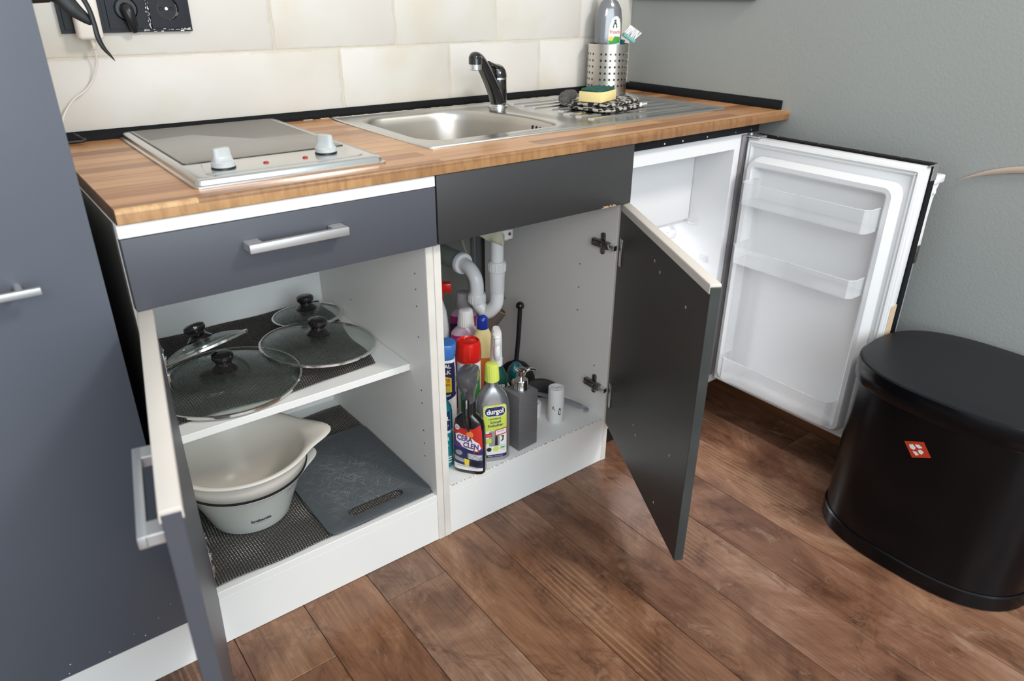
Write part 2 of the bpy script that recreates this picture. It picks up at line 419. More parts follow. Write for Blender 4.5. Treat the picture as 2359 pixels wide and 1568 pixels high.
def floor_mat():
    m = bpy.data.materials.new('rustic_plank'); m.use_nodes = True; nt = m.node_tree; p = nt.nodes['Principled BSDF']
    tc = N(nt, 'ShaderNodeTexCoord'); oi = N(nt, 'ShaderNodeObjectInfo')
    of = N(nt, 'ShaderNodeVectorMath', operation='SCALE'); of.inputs['Scale'].default_value = 13
    cbr = N(nt, 'ShaderNodeCombineXYZ'); nt.links.new(oi.outputs['Random'], cbr.inputs[0]); nt.links.new(oi.outputs['Random'], cbr.inputs[1])
    nt.links.new(cbr.outputs[0], of.inputs[0])
    ad = N(nt, 'ShaderNodeVectorMath', operation='ADD'); nt.links.new(tc.outputs['Object'], ad.inputs[0]); nt.links.new(of.outputs[0], ad.inputs[1])
    def nz(scale, vec, det=4, dist=0, rough=.55):
        mp = N(nt, 'ShaderNodeMapping'); mp.inputs['Scale'].default_value = vec; nt.links.new(ad.outputs[0], mp.inputs[0])
        n = N(nt, 'ShaderNodeTexNoise', i_Scale=scale, i_Detail=det, i_Roughness=rough); n.inputs['Distortion'].default_value = dist
        nt.links.new(mp.outputs[0], n.inputs['Vector']); return n.outputs['Fac']
    big = nz(4.6, (1.5, .8, 1), 6, .7, .66)
    base = ramp(nt, big, [(.28, (.075, .038, .025)), (.42, (.135, .070, .043)), (.54, (.195, .108, .067)), (.66, (.270, .170, .115)), (.8, (.32, .235, .175))])
    tint = oi.outputs['Color']
    c = mixc(nt, .85, base, tint, 'MULTIPLY')
    gr = nz(1, (170, 5, 1), 4, .5, .6)
    g = ramp(nt, gr, [(.34, (.55, .50, .47)), (.52, (1, 1, 1)), (.7, (1.22, 1.18, 1.12))])
    c = mixc(nt, .45, c, g, 'MULTIPLY')
    # lighter cathedral growth lines
    mp = N(nt, 'ShaderNodeMapping'); mp.inputs['Scale'].default_value = (24, 2.4, 1); nt.links.new(ad.outputs[0], mp.inputs[0])
    wv = N(nt, 'ShaderNodeTexWave', wave_type='BANDS', bands_direction='X', i_Scale=1.1, i_Distortion=5.0, i_Detail=2.0); wv.inputs['Detail Scale'].default_value = .9
    nt.links.new(mp.outputs[0], wv.inputs['Vector'])
    wm = ramp(nt, wv.outputs['Fac'], [(.62, (0, 0, 0)), (.9, (1, 1, 1))])
    patch = ramp(nt, nz(2.6, (2.2, .8, 1), 2), [(.57, (0, 0, 0)), (.66, (1, 1, 1))])
    mm = mixc(nt, 1.0, wm, patch, 'MULTIPLY')
    ms = N(nt, 'ShaderNodeMath', operation='MULTIPLY'); ms.inputs[1].default_value = .55
    rgb = N(nt, 'ShaderNodeSeparateColor'); nt.links.new(mm, rgb.inputs[0]); nt.links.new(rgb.outputs[0], ms.inputs[0])
    c = mixc(nt, ms.outputs[0], c, (.36, .215, .12))
    # dark burnt patches and pale scuffs
    dk = ramp(nt, nz(8, (1.3, .7, 1), 7, 1.0, .74), [(.33, (.36, .32, .31)), (.47, (1, 1, 1))])
    c = mixc(nt, .8, c, dk, 'MULTIPLY')
    sc = ramp(nt, nz(16, (1, .8, 1), 7, .5, .76), [(.58, (0, 0, 0)), (.70, (1, 1, 1))])
    sr = N(nt, 'ShaderNodeSeparateColor'); nt.links.new(sc, sr.inputs[0])
    s2 = N(nt, 'ShaderNodeMath', operation='MULTIPLY'); s2.inputs[1].default_value = .35; nt.links.new(sr.outputs[0], s2.inputs[0])
    c = mixc(nt, s2.outputs[0], c, (.42, .30, .22))
    nt.links.new(c, p.inputs['Base Color'])
    rr = N(nt, 'ShaderNodeMapRange', i_To_Min=.15, i_To_Max=.30); nt.links.new(gr, rr.inputs[0]); nt.links.new(rr.outputs[0], p.inputs['Roughness'])
    b = N(nt, 'ShaderNodeBump', i_Strength=.22, i_Distance=.0012); nt.links.new(gr, b.inputs['Height']); nt.links.new(b.outputs[0], p.inputs['Normal'])
    return m
M_['floor'] = floor_mat()
M_['floorgap'] = mat('plank_joint', (.02, .012, .008), .7)

def tile_mat():
    m = bpy.data.materials.new('cream_tile'); m.use_nodes = True; nt = m.node_tree; p = nt.nodes['Principled BSDF']
    tc = N(nt, 'ShaderNodeTexCoord'); oi = N(nt, 'ShaderNodeObjectInfo')
    cbr = N(nt, 'ShaderNodeCombineXYZ'); nt.links.new(oi.outputs['Random'], cbr.inputs[1])
    of = N(nt, 'ShaderNodeVectorMath', operation='SCALE'); of.inputs['Scale'].default_value = 9; nt.links.new(cbr.outputs[0], of.inputs[0])
    ad = N(nt, 'ShaderNodeVectorMath', operation='ADD'); nt.links.new(tc.outputs['Object'], ad.inputs[0]); nt.links.new(of.outputs[0], ad.inputs[1])
    n1 = N(nt, 'ShaderNodeTexNoise', i_Scale=5.0, i_Detail=3.0); nt.links.new(ad.outputs[0], n1.inputs['Vector'])
    base = ramp(nt, n1.outputs['Fac'], [(.3, (.62, .575, .485)), (.5, (.655, .63, .585)), (.7, (.65, .60, .55))])
    # worn grey line just inside the tile border (generated coordinates)
    sp = N(nt, 'ShaderNodeSeparateXYZ'); nt.links.new(tc.outputs['Generated'], sp.inputs[0])
    def dist(o, half):
        a = N(nt, 'ShaderNodeMath', operation='SUBTRACT'); a.inputs[1].default_value = .5; nt.links.new(o, a.inputs[0])
        b = N(nt, 'ShaderNodeMath', operation='ABSOLUTE'); nt.links.new(a.outputs[0], b.inputs[0])
        c = N(nt, 'ShaderNodeMath', operation='SUBTRACT'); c.inputs[0].default_value = .5; nt.links.new(b.outputs[0], c.inputs[1])
        d = N(nt, 'ShaderNodeMath', operation='MULTIPLY'); d.inputs[1].default_value = half; nt.links.new(c.outputs[0], d.inputs[0]); return d.outputs[0]
    mn = N(nt, 'ShaderNodeMath', operation='MINIMUM'); nt.links.new(dist(sp.outputs['X'], .29), mn.inputs[0]); nt.links.new(dist(sp.outputs['Z'], .147), mn.inputs[1])
    n2 = N(nt, 'ShaderNodeTexNoise', i_Scale=26.0, i_Detail=6.0, i_Roughness=.75); nt.links.new(ad.outputs[0], n2.inputs['Vector'])
    md = N(nt, 'ShaderNodeMath', operation='MULTIPLY_ADD'); md.inputs[1].default_value = .02; md.inputs[2].default_value = -.0100; nt.links.new(n2.outputs['Fac'], md.inputs[0])
    sb = N(nt, 'ShaderNodeMath', operation='SUBTRACT'); nt.links.new(mn.outputs[0], sb.inputs[0]); nt.links.new(md.outputs[0], sb.inputs[1])
    e = ramp(nt, sb.outputs[0], [(0, (.45, .45, .45)), (.003, (0, 0, 0))])
    es = N(nt, 'ShaderNodeSeparateColor'); nt.links.new(e, es.inputs[0])
    c = mixc(nt, es.outputs[0], base, (.50, .45, .38))
    nt.links.new(c, p.inputs['Base Color']); p.inputs['Roughness'].default_value = .38
    n3 = N(nt, 'ShaderNodeTexNoise', i_Scale=30.0, i_Detail=3.0); nt.links.new(ad.outputs[0], n3.inputs['Vector'])
    b = N(nt, 'ShaderNodeBump', i_Strength=.25, i_Distance=.0015); nt.links.new(n3.outputs['Fac'], b.inputs['Height']); nt.links.new(b.outputs[0], p.inputs['Normal'])
    return m
M_['tile'] = tile_mat()
M_['grout'] = mat('cream_grout', (.62, .56, .46), .8, bump=.4, bscale=200)

def board_mat():
    m = mat('grey_board_plastic', (.088, .098, .108), .42)
    nt = m.node_tree; p = nt.nodes['Principled BSDF']; tc = N(nt, 'ShaderNodeTexCoord')
    last = None
    for k, a in enumerate((.4, 1.3, 2.2, 2.9, .9)):
        m0 = N(nt, 'ShaderNodeMapping'); m0.inputs['Rotation'].default_value = (0, 0, a); nt.links.new(tc.outputs['Object'], m0.inputs[0])
        mp = N(nt, 'ShaderNodeMapping'); mp.inputs['Scale'].default_value = (14, 700, 1); mp.inputs['Location'].default_value = (k*3.1, k, 0)
        nt.links.new(m0.outputs[0], mp.inputs[0])
        n = N(nt, 'ShaderNodeTexNoise', i_Scale=1.0, i_Detail=2.0); nt.links.new(mp.outputs[0], n.inputs['Vector'])
        r = ramp(nt, n.outputs['Fac'], [(.64, (0, 0, 0)), (.72, (1, 1, 1))])
        last = r if last is None else mixc(nt, 1.0, last, r, 'ADD')
    # the knife scratches gather in the middle of the board
    mp = N(nt, 'ShaderNodeMapping'); mp.inputs['Location'].default_value = (-.37*7, -.17*5, 0); mp.inputs['Scale'].default_value = (7.5, 5.5, 0)
    nt.links.new(tc.outputs['Object'], mp.inputs[0])
    mp.inputs['Location'].default_value = (.08, .05, 0)
    gd = N(nt, 'ShaderNodeTexGradient', gradient_type='SPHERICAL'); nt.links.new(mp.outputs[0], gd.inputs[0])
    f = mixc(nt, 1.0, last, gd.outputs['Color'], 'MULTIPLY')
    fs = N(nt, 'ShaderNodeSeparateColor'); nt.links.new(f, fs.inputs[0])
    c = mixc(nt, fs.outputs[0], (.080, .090, .100), (.42, .42, .40))
    nt.links.new(c, p.inputs['Base Color']); return m
M_['board'] = board_mat()
def check_mat():
    m = mat('woven_check_cloth', (.5, .5, .5), .9, bump=.6, bscale=700); nt = m.node_tree; p = nt.nodes['Principled BSDF']
    tc = N(nt, 'ShaderNodeTexCoord'); mp = N(nt, 'ShaderNodeMapping'); mp.inputs['Rotation'].default_value = (.35, .35, .1); nt.links.new(tc.outputs['Object'], mp.inputs[0])
    nz = N(nt, 'ShaderNodeTexNoise', i_Scale=45.0); nt.links.new(mp.outputs[0], nz.inputs['Vector'])
    sc = N(nt, 'ShaderNodeVectorMath', operation='SCALE'); sc.inputs['Scale'].default_value = .006; nt.links.new(nz.outputs['Color'], sc.inputs[0])
    ad = N(nt, 'ShaderNodeVectorMath', operation='ADD'); nt.links.new(mp.outputs[0], ad.inputs[0]); nt.links.new(sc.outputs[0], ad.inputs[1])
    ck = N(nt, 'ShaderNodeTexChecker', i_Scale=72.0); ck.inputs[1].default_value = (.012, .011, .011, 1); ck.inputs[2].default_value = (.40, .37, .33, 1)
    nt.links.new(ad.outputs[0], ck.inputs[0]); nt.links.new(ck.outputs[0], p.inputs['Base Color']); return m
M_['check'] = check_mat()

# ================================================================ SETTING
H, ZT, DT, WX = .82665, .80545, .54413, 1.53965     # worktop top / underside, back wall y, right wall x
fl = obj('floor', (lambda b: (box(b, -2.2, WX, -3.0, DT+.02, -.05, -.003), b)[1])(B()), M_['floorgap'], kind='structure')
xs = [.034+.1362*k for k in range(-17, 12)]
joints = {0: [-.148], 2: [-.0885], 1: [-1.02], 3: [-1.25], 4: [.30, -.99], 5: [-.86], 6: [.2, -1.1], 7: [-.98], 8: [-.05, -1.25], 9: [-.92], 10: [-.25, -1.4], -1: [-.75], -2: [-.3]}
TINT = {-1: (.8, .65, .6), 0: (1.1, .95, .8), 1: (1.1, .92, .76), (2, 0): (.85, .82, .80), (2, 1): (1.30, 1.32, 1.34), 3: (1.18, 1.05, .92), 4: (.92, .76, .64), 5: (.75, .60, .50), 6: (1.08, .98, .98), 7: (.95, .80, .75), 8: (1.28, 1.14, 1.05), 9: (1.10, .95, .90), 10: (.70, .58, .52)}
for k, x in enumerate(xs):
    i = k-17
    x1 = min(x+.1362, WX)
    if x1-x < .01: continue
    js = sorted(joints.get(i, [random.uniform(-1.6, .1)]))
    js = [-3.0]+js+[DT+.015]
    if js[1]-js[0] > 1.4: js.insert(1, js[1]-1.29)
    for a, b in zip(js, js[1:]):
        bm = B(); box(bm, x+.0005, x1-.0005, a+.0005, b-.0005, -.012, 0, .0008, 1)
        pk = obj('plank', bm, M_['floor'], fl, origin=((x+x1)/2, (a+b)/2, 0))
        t_ = TINT.get((i, 0 if a > js[0]+.01 and b > -.05 else 1), TINT.get(i, None))
        if t_ is None: q_ = random.uniform(.7, 1.2); t_ = (q_, q_*random.uniform(.85, .95), q_*random.uniform(.75, .95))
        pk.color = (*[v*1.14 for v in t_], 1)
# back wall
bm = B(); box(bm, -2.2, WX+.1, DT+.007, DT+.12, 0, 2.5)
wb = obj('wall_back', bm, M_['wallb'], kind='structure')
bm = B(); box(bm, -1.2, WX, DT+.0004, DT+.0075, ZT-.03, 1.8); obj('grout', bm, M_['grout'], wb)
zrow = [.8256, .9735, 1.1214, 1.2693, 1.4172, 1.5651]
for r, z in enumerate(zrow):
    x0 = (.607 if r % 2 == 0 else .7515)-.2925*7
    while x0 < WX:
        wd = .585 if (r, round(x0, 3)) in ((0, .022), (1, -.126)) else .2925
        a, b = max(x0, -1.2), min(x0+wd, WX)
        if b-a > .01:
            bm = B(); box(bm, a+.0014, b-.0014, DT-.0005, DT+.007, z+.0014, z+.1479-.0014, .0012, 2)
            obj('tile', bm, M_['tile'], wb, origin=((a+b)/2, DT, z+.074))
        x0 += wd
bm = B(); box(bm, WX, WX+.12, -3.0, DT+.02, 0, 2.5); obj('wall_right', bm, M_['wall'], kind='structure')
bm = B(); box(bm, WX-.011, WX-.0002, -3.0, DT, .0005, .052, .002); obj('baseboard_right', bm, M_['base'], kind='structure')
# black sealing strips around the worktop
def strip_profile(d, h): return [(0, 0), (d, 0), (d, h*.35), (d*.55, h*.8), (d*.25, h), (0, h)]
bm = B(); pr = strip_profile(.013, .0175)
loft(bm, [[Vector((x, DT-.001-a, H+.0003+b)) for a, b in pr] for x in (.004, WX-.001)])
st = obj('trim_1', bm, M_['strip'], kind='structure')
bm = B(); pr = strip_profile(.013, .0215)
loft(bm, [[Vector((WX-.0004-a, y, H+.0003+b)) for a, b in pr] for y in (DT-.014, .0035)])
obj('trim_2', bm, M_['strip'], kind='structure')
# dabs of old sealant below the back strip
bm = B()
for k in range(24):
    x = .50+k*.041+random.uniform(-.012, .012); l = random.uniform(.003, .013)
    box(bm, x-l, x+l, DT-.0165, DT-.0135, H+.0001, H+.0012, .0004, 1)
obj('sealant', bm, M_['cord'], st, kind='stuff')

# ================================================================ TALL CABINET (left)
tc = thing('tall_cabinet', 'tall blue-grey cabinet at the left edge with white plinth, nearest the camera', 'cabinet', (-.33, .27, 0))
XT, YT = -.0273, -.0061
bm = B(); box(bm, XT-.598, XT-.0015, YT+.019, DT-.002, .093, 2.0, .0008, 1); obj('carcass', bm, M_['white'], tc)
bm = B(); box(bm, XT-.599, XT, YT, YT+.018, .0945, 1.995, .0012, 2); td = obj('door', bm, M_['tallgrey'], tc)
bm = B(); box(bm, XT-.595, XT-.0045, YT+.002, YT+.017, .0004, .0925); obj('plinth', bm, M_['white'], tc, label='white plinth')
bm = B()
box(bm, -.262, -.102, -.0425, -.0355, .7395, .7495, .0015)
for x in (-.245, -.125): cyl(bm, .0045, 0, .034, 12, M=T(x, -.0385, .7445) @ RX(-90))
obj('handle', bm, M_['handle'], td, label='brushed metal bar handle')
bm = B()
for x, z in ((-.115, .121), (-.10, .108), (-.21, .118), (-.155, .107), (-.075, .132), (-.215, .101), (-.052, .150), (-.30, .13)):
    s = random.uniform(.0003, .0008); box(bm, x-s, x+s*1.6, YT-.0002, YT+.0002, z-s, z+s)
obj('paint_chip', bm, M_['print_w'], td, kind='stuff')

# ================================================================ BASE CABINET (left)
bc = thing('base_cabinet', 'white base cabinet under the hob with dark drawer, shelf and open door', 'cabinet', (.25, .25, 0))
def part(name, coords, m, parent, bev=.0008, label=None):
    bm = B(); box(bm, *coords, bev, 1); return obj(name, bm, m, parent, label=label)
W1, W2 = .5, .99166
PH = .1212
def side(x0, x1, name='side_panel', parent=bc, y1=.507, front='edge'):
    o = part(name, (x0, x1, .0008, y1, .0006, ZT-.0006), M_['white'], parent)
    part('edge_band', (x0+.0002, x1-.0002, 0, .0012, .0006, ZT-.0006), M_[front], o, .0004)
    return o
side(0.0005, .016)
sp_ = side(.484, .4995)
bm = B()                                     # shelf-pin holes in the divider
for y, zs in ((.042, (.20, .232, .264, .33, .36, .48, .545, .58, .612)), (.34, (.36, .46, .60))):
    for z in zs:
        cyl(bm, .0017, 0, .0006, 10, M=T(.4839, y, z) @ RY(-90))
obj('shelf_pin_hole', bm, M_['hinge'], sp_, kind='stuff')
part('back_panel', (.016, .484, .507, .511, .10, ZT), M_['white'], bc, 0)
part('bottom_panel', (.016, .484, .0008, .507, PH-.016, PH), M_['white'], bc)
part('plinth', (.016, .484, .0016, .017, .0006, PH-.0165), M_['white'], bc)
part('shelf', (.0165, .4835, .083, .505, .389, .404), M_['white'], bc)
part('top_rail', (.0005, .4995, -.0175, .0005, .7856, ZT-.0005), M_['white'], bc, .001)
part('top_stretcher', (.016, .484, .001, .09, .788, .804), M_['white'], bc)
part('side_cover', (-.0014, .0004, .0006, .507, .0008, ZT-.0008), M_['sidedark'], bc, 0, 'dark outer side')  # thin dark sheet over the white panel's outer left face
# drawer
bm = B(); box(bm, .0015, .4985, -.0185, -.0005, .6802, .7848, .0012, 2)
dr = obj('drawer', bm, M_['grey'], bc)
bm = B()
box(bm, .022, .478, .0006, .0136, .700, .775); box(bm, .022, .0345, .0136, .45, .700, .775); box(bm, .4655, .478, .0136, .45, .700, .775)
box(bm, .022, .478, .4375, .45, .700, .775); box(bm, .0345, .4655, .0136, .4375, .700, .706)
obj('drawer_box', bm, M_['white'], dr)
def bar_handle(bm, M, L, d=.031):
    box(bm, -L/2, L/2, -d, -d+.0090, -.0066, .0066, .0010, 2, M)
    for s in (-1, 1): box(bm, s*(L/2-.0115)-.0115, s*(L/2-.0115)+.0115, -d+.006, 0, -.0064, .0064, .001, 1, M)
bm = B(); bar_handle(bm, T(.240, -.0185, .7475), .158); obj('handle', bm, M_['handle'], dr, label='brushed metal bow handle')
# open door
ML = T(.005, -.0045, 0) @ RZ(-100.6)
bm = B(); box(bm, 0, .495, 0, .0178, .118, .6755, .0008, 1, ML)
d1 = obj('door', bm, M_['grey'], bc, label='open grey door with beige top edge profile')
bm = B(); box(bm, -.0005, .4955, -.001, .0188, .6735, .6795, .0012, 2, ML); box(bm, .0, .4955, .0176, .0190, .6665, .6755, 0, 1, ML)
box(bm, .0, .4955, -.0012, .0002, .6665, .6755, 0, 1, ML)
obj('edge_profile', bm, M_['edgepink'], d1, label='beige plastic edge profile')
bm = B(); bar_handle(bm, ML @ T(.402, 0, .640), .158, .0235)
obj('handle', bm, M_['handle'], d1, label='brushed metal bow handle')
def hinge_cup(parent, M, sgn=1):
    bm = B(); box(bm, -.006, .006, 0, .0022, -.028, .028, .001, 2, M); box(bm, -.004, .004, .0022, .005, -.02, -.008, .001, 1, M); box(bm, -.004, .004, .0022, .005, .008, .02, .001, 1, M)
    return obj('hinge_plate', bm, M_['chrome'], parent, label='chrome hinge plate')
for z in (.587, .2146):
    hinge_cup(d1, ML @ T(.0195, .0178, z))
def hinge_arm(parent, M):
    # M: origin on the side panel face, +x away from the panel, +y into the cabinet
    bm = B()
    box(bm, 0, .003, .006, .030, -.025, .025, .004, 2, M @ T(0, 0, 0) @ Matrix.Diagonal((1, .5, 1, 1)))
    box(bm, .002, .013, -.014, .038, -.0085, .0085, .002, 2, M)
    box(bm, .013, .016, .002, .034, -.006, .006, .001, 1, M)
    for y in (.008, .02, .03): cyl(bm, .0035, .0155, .0172, 12, M @ T(0, y, 0) @ RY(90))
    o = obj('hinge', bm, M_['hinge'], parent, label='dark metal hinge')
    bm = B(); box(bm, .001, .011, -.030, -.012, -.006, .006, .0015, 2, M); obj('hinge_link', bm, M_['chrome'], o, label='bright chrome hinge link')
for z in (.587, .2146): hinge_arm(bc, T(.016, .034, z) @ Matrix.Diagonal((1, 1, 1, 1)))

# ================================================================ SINK CABINET
sk = thing('sink_cabinet', 'white sink base cabinet with dark false front and open black-brown door', 'cabinet', (.745, .25, 0))
PH2 = .1298
def side2(x0, x1, y1):
    o = part('side_panel', (x0, x1, .0008, y1, .0006, ZT-.0006), M_['white'], sk)
    part('edge_band', (x0+.0002, x1-.0002, 0, .0012, .0006, ZT-.0006), M_['edge'], o, .0004); return o
side2(.5005, .516, .507); rp_ = side2(.9760, .9912, .507)
bm = B()
for y, zs in ((.045, (.26, .66)), (.115, (.385, .445, .505))):
    for z in zs: cyl(bm, .0018, 0, .0006, 10, M=T(.9758, y, z) @ RY(-90))
obj('shelf_pin_hole', bm, M_['hinge'], rp_, kind='stuff')
part('bottom_panel', (.516, .976, .0008, .507, PH2-.016, PH2), M_['white'], sk)
bm = B()
for k in range(60):
    x = .52+k*.0075+random.uniform(-.003, .003); l = random.uniform(.0005, .003)
    box(bm, x-l, x+l, .0006, .0013, PH2-.0012, PH2+.0002)
obj('edge_wear', bm, M_['chip'], sk, kind='stuff')
part('plinth', (.516, .976, .0016, .017, .0006, PH2-.0165), M_['white'], sk)
bm = B(); box(bm, W1+.0015, W2-.0015, -.0185, -.0005, .6802, ZT-.0008, .0010, 2)
ff = obj('false_front', bm, M_['dark'], sk, label='anthracite false front')
bm = B()
for k in range(9):
    x = .905+k*.0045; box(bm, x, x+.005, -.0189, -.017, .6800, .6815+random.uniform(0, .0035), .0004, 1)
obj('chipped_corner', bm, M_['chip'], ff, label='chipped spot showing raw chipboard')
# open door
dvec = Vector((-.485, -.8745)); ang = math.degrees(math.atan2(-.8745, -.485))  # local +x along the door
MR = T(.994, -.0127, 0) @ RZ(ang) @ Matrix.Diagonal((1, -1, 1, 1))           # local y: 0 outer .. +.0178 inner (mirrored)
def mbox(bm, *a, M=MR): box(bm, *a, M=M)
def fixn(bm): bmesh.ops.recalc_face_normals(bm, faces=bm.faces[:]); return bm
bm = B(); mbox(bm, 0, .4905, 0, .0178, .1165, .6740, .0008, 1)
d2 = obj('door', fixn(bm), M_['darkin'], sk, label='open black-brown door with bare mounting holes')
bm = B(); mbox(bm, -.0005, .4895, -.0006, .0184, .6725, .6785, .001, 2); mbox(bm, 0, .4895, .0172, .0190, .6620, .6775, .0004, 1)
obj('edge_profile', fixn(bm), M_['edgepink'], d2, label='beige plastic edge profile')
bm = B(); mbox(bm, .4898, .4912, .0002, .0176, .1165, .672, .0003, 1); obj('edge_band', fixn(bm), mat('green_grey_edge', (.045, .050, .048), .5, var=.3, vscale=10), d2)
for k, (u, z) in enumerate(((.235, .628), (.268, .617), (.405, .604))):
    bm = B(); cyl(bm, .0032, 0, .0006, 14, M=MR @ T(u, .0180, z) @ RX(-90)); obj('screw_hole', fixn(bm), M_['chip'], d2)
bm = B()
for u, z in ((.20, .235), (.22, .222), (.41, .3), (.36, .15)): mbox(bm, u, u+.0018, .0177, .0182, z, z+.005)
obj('paint_chip', fixn(bm), M_['print_w'], d2, kind='stuff')
for z in (.572, .208):
    M = MR @ T(.0225, .0178, z)
    bm = B(); box(bm, -.0065, .0065, 0, .0025, -.032, .032, .001, 2, M); obj('hinge_plate', fixn(bm), M_['chrome'], d2, label='chrome hinge plate')
    Ma = T(.976, .030, z+.004) @ Matrix.Diagonal((-1, 1, 1, 1))
    bm = B()
    box(bm, 0, .003, .004, .016, -.025, .025, .004, 2, Ma)
    box(bm, .002, .013, -.014, .038, -.0085, .0085, .002, 2, Ma); box(bm, .013, .016, .002, .034, -.006, .006, .001, 1, Ma)
    for y in (.008, .02, .03): cyl(bm, .0035, .0155, .0172, 12, Ma @ T(0, y, 0) @ RY(90))
    hg = obj('hinge', fixn(bm), M_['hinge'], sk, label='dark metal hinge')
    bm = B(); box(bm, .001, .012, -.034, -.012, -.006, .006, .0015, 2, Ma); obj('hinge_link', fixn(bm), M_['chrome'], hg, label='bright chrome hinge link')

# ================================================================ WORKTOP
wt = thing('worktop', 'butcher-block print wooden worktop running to the right wall', 'worktop', (.75, .25, .805))
bowl_loop = roundpoly([(.580, .135), (.935, .135), (.945, .30), (.850, .470), (.590, .470)], [.075, .06, .07, .07, .07], 0, 8)
hole = roundpoly([(.572, .127), (.942, .127), (.952, .30), (.856, .478), (.582, .478)], [.08, .06, .07, .07, .07], 0, 8)
YW = -.0215
bm = B()
outer = [Vector(p) for p in ((.0029, YW+.006, 0), (WX-.0006, YW+.006, 0), (WX-.0006, DT-.0004, 0), (.0029, DT-.0004, 0))]
plate(bm, outer, [setz(hole, 0)], ZT+.0001, H)
obj('board', bm, M_['top'], wt)
bm = B()   # rounded front nosing
pr = [(.006, 0)]+[(.001-.001*math.cos(R(a))+0, .001-.001*math.sin(R(a))) for a in (90, 45, 0)]
prof = [(YW+.006, ZT+.0001), (YW+.0008, ZT+.0001), (YW, ZT+.001), (YW, H-.0055)]+[(YW+.0055-.0055*math.cos(R(a)), H-.0055+.0055*math.sin(R(a))) for a in (20, 40, 60, 80)]+[(YW+.006, H)]
loft(bm, [[Vector((x, a, b)) for a, b in prof] for x in (.0029, WX-.0006)])
obj('front_edge', bm, M_['topedge'], wt)
bm = B(); box(bm, .0018, .0030, YW+.001, DT-.001, ZT+.0005, H-.0005); obj('end_face', bm, M_['topend'], wt, label='dark cut end of the worktop')

# ================================================================ HOB
hb = thing('hob', 'built-in steel-framed ceramic hob with two knobs, left on the worktop', 'hob', (.275, .28, H))
bm = B()
x0, x1, y0, y1 = .122, .432, .028, .528
Ls = [rrect(x0-.002, x1+.002, y0-.002, y1+.001, .008, H+.0003), rrect(x0-.002, x1+.002, y0-.002, y1+.001, .008, H+.003), rrect(x0+.002, x1-.002, y0+.002, y1-.002, .010, H+.0042),
      rrect(x0+.003, x1-.003, y0+.003, y1-.003, .012, H+.010), rrect(x0+.006, x1-.006, y0+.006, y1-.006, .012, H+.0125), rrect(x0+.017, x1-.017, y0+.012, y1-.016, .006, H+.0130)]
loft(bm, Ls, False, True); obj('frame', bm, M_['steelrim'], hb)
bm = B(); loft(bm, [rrect(x0+.017, x1-.021, y0+.120, y1-.020, .005, H+.0128), rrect(x0+.017, x1-.021, y0+.120, y1-.020, .005, H+.0145), rrect(x0+.019, x1-.023, y0+.122, y1-.022, .004, H+.0151)])
obj('ceramic_plate', bm, M_['glassceramic'], hb, label='grey ceramic glass plate')
bm = B(); a = rrect(x0+.015, x1-.019, y0+.118, y1-.018, .006, H+.0128); b2 = inset(a, .0022)
loft(bm, [setz(a, H+.0128), setz(a, H+.0137), setz(b2, H+.0137), setz(b2, H+.0128)], False, False); obj('seal', bm, M_['black'], hb)
bm = B()
cp = roundpoly([(x0+.022, y0+.022), (x1-.024, y0+.022), (x1-.022, y0+.100), (x0+.095, y0+.100), (x0+.04, y0+.115)], [.018, .018, .012, .03, .02], 0, 6)
loft(bm, [setz(cp, H+.0128), setz(inset(cp, .0015), H+.0142), setz(inset(cp, .006), H+.0146)])
obj('control_panel', bm, M_['steelrim'], hb, label='steel control panel')
for kx, ky, rot in ((.181, .083, 12), (.357, .098, -55)):
    Mk = T(kx, ky, H+.0146) @ RZ(rot)
    bm = B(); cyl(bm, .0185, 0, .0016, 32, Mk); kb = obj('knob_ring', bm, M_['black'], hb)
    bm = B()
    lathe(bm, [(0, .0018), (.0165, .0018), (.0178, .003), (.0178, .0085), (.0150, .0115), (0, .0115)], 32, Mk)
    loops = []
    for z, a, b in ((.009, .0165, .0158), (.013, .0152, .0095), (.019, .0145, .0068), (.026, .0140, .0060), (.0295, .0132, .0052), (.0305, .011, .004)):
        loops.append([Mk @ p for p in sup(a, b, 3, z, 28)])
    loft(bm, loops)
    kn = obj('knob', bm, M_['knob'], hb, label='pale grey plastic knob')
for lx, ly in ((.2465, .0795), (.312, .0795)):
    bm = B(); lathe(bm, [(.0048, 0), (.0044, .0014), (.003, .0026), (0, .003)], 20, T(lx, ly, H+.0145)); obj('indicator_light', bm, M_['red'], hb, label='red indicator light')

# ================================================================ SINK
sn = thing('sink', 'inset stainless steel sink with bowl and ribbed draining board', 'sink', (1.0, .3, H))
bm = B(); z = H
out = rrect(.553, 1.434, .086, .512, .012, 0, 5)
drain = roundpoly([(1.010, .118), (1.408, .118), (1.408, .488), (1.030, .488), (.975, .35)], [.03, .03, .03, .03, .06], 0, 8)
s = B(); fill2d(s, [setz(inset(out, .008), z+.0032), setz(bowl_loop, z+.0022), setz(drain, z+.0030)]); merge(bm, s)
loft(bm, [setz(out, z+.0003), setz(inset(out, .0005), z+.0022), setz(inset(out, .0025), z+.0040), setz(inset(out, .0055), z+.0042), setz(inset(out, .008), z+.0032)], False, False)
bl = bowl_loop
bmb = B()
Ls = [setz(bl, z+.0022), setz(inset(bl, .003), z+.0006), setz(inset(bl, .0065), z-.006), setz(inset(bl, .009), z-.02), setz(inset(bl, .014), z-.08), setz(inset(bl, .020), z-.125), setz(inset(bl, .032), z-.142), setz(inset(bl, .055), z-.148)]
loft(bmb, Ls, False, True)
loft(bm, [setz(drain, z+.0030), setz(inset(drain, .003), z+.0012), setz(inset(drain, .010), z+.0006)], False, True)
for x in (1, ):
    pass
bmesh.ops.remove_doubles(bm, verts=bm.verts[:], dist=.00002)
obj('rim', bm, M_['steelrim'], sn)
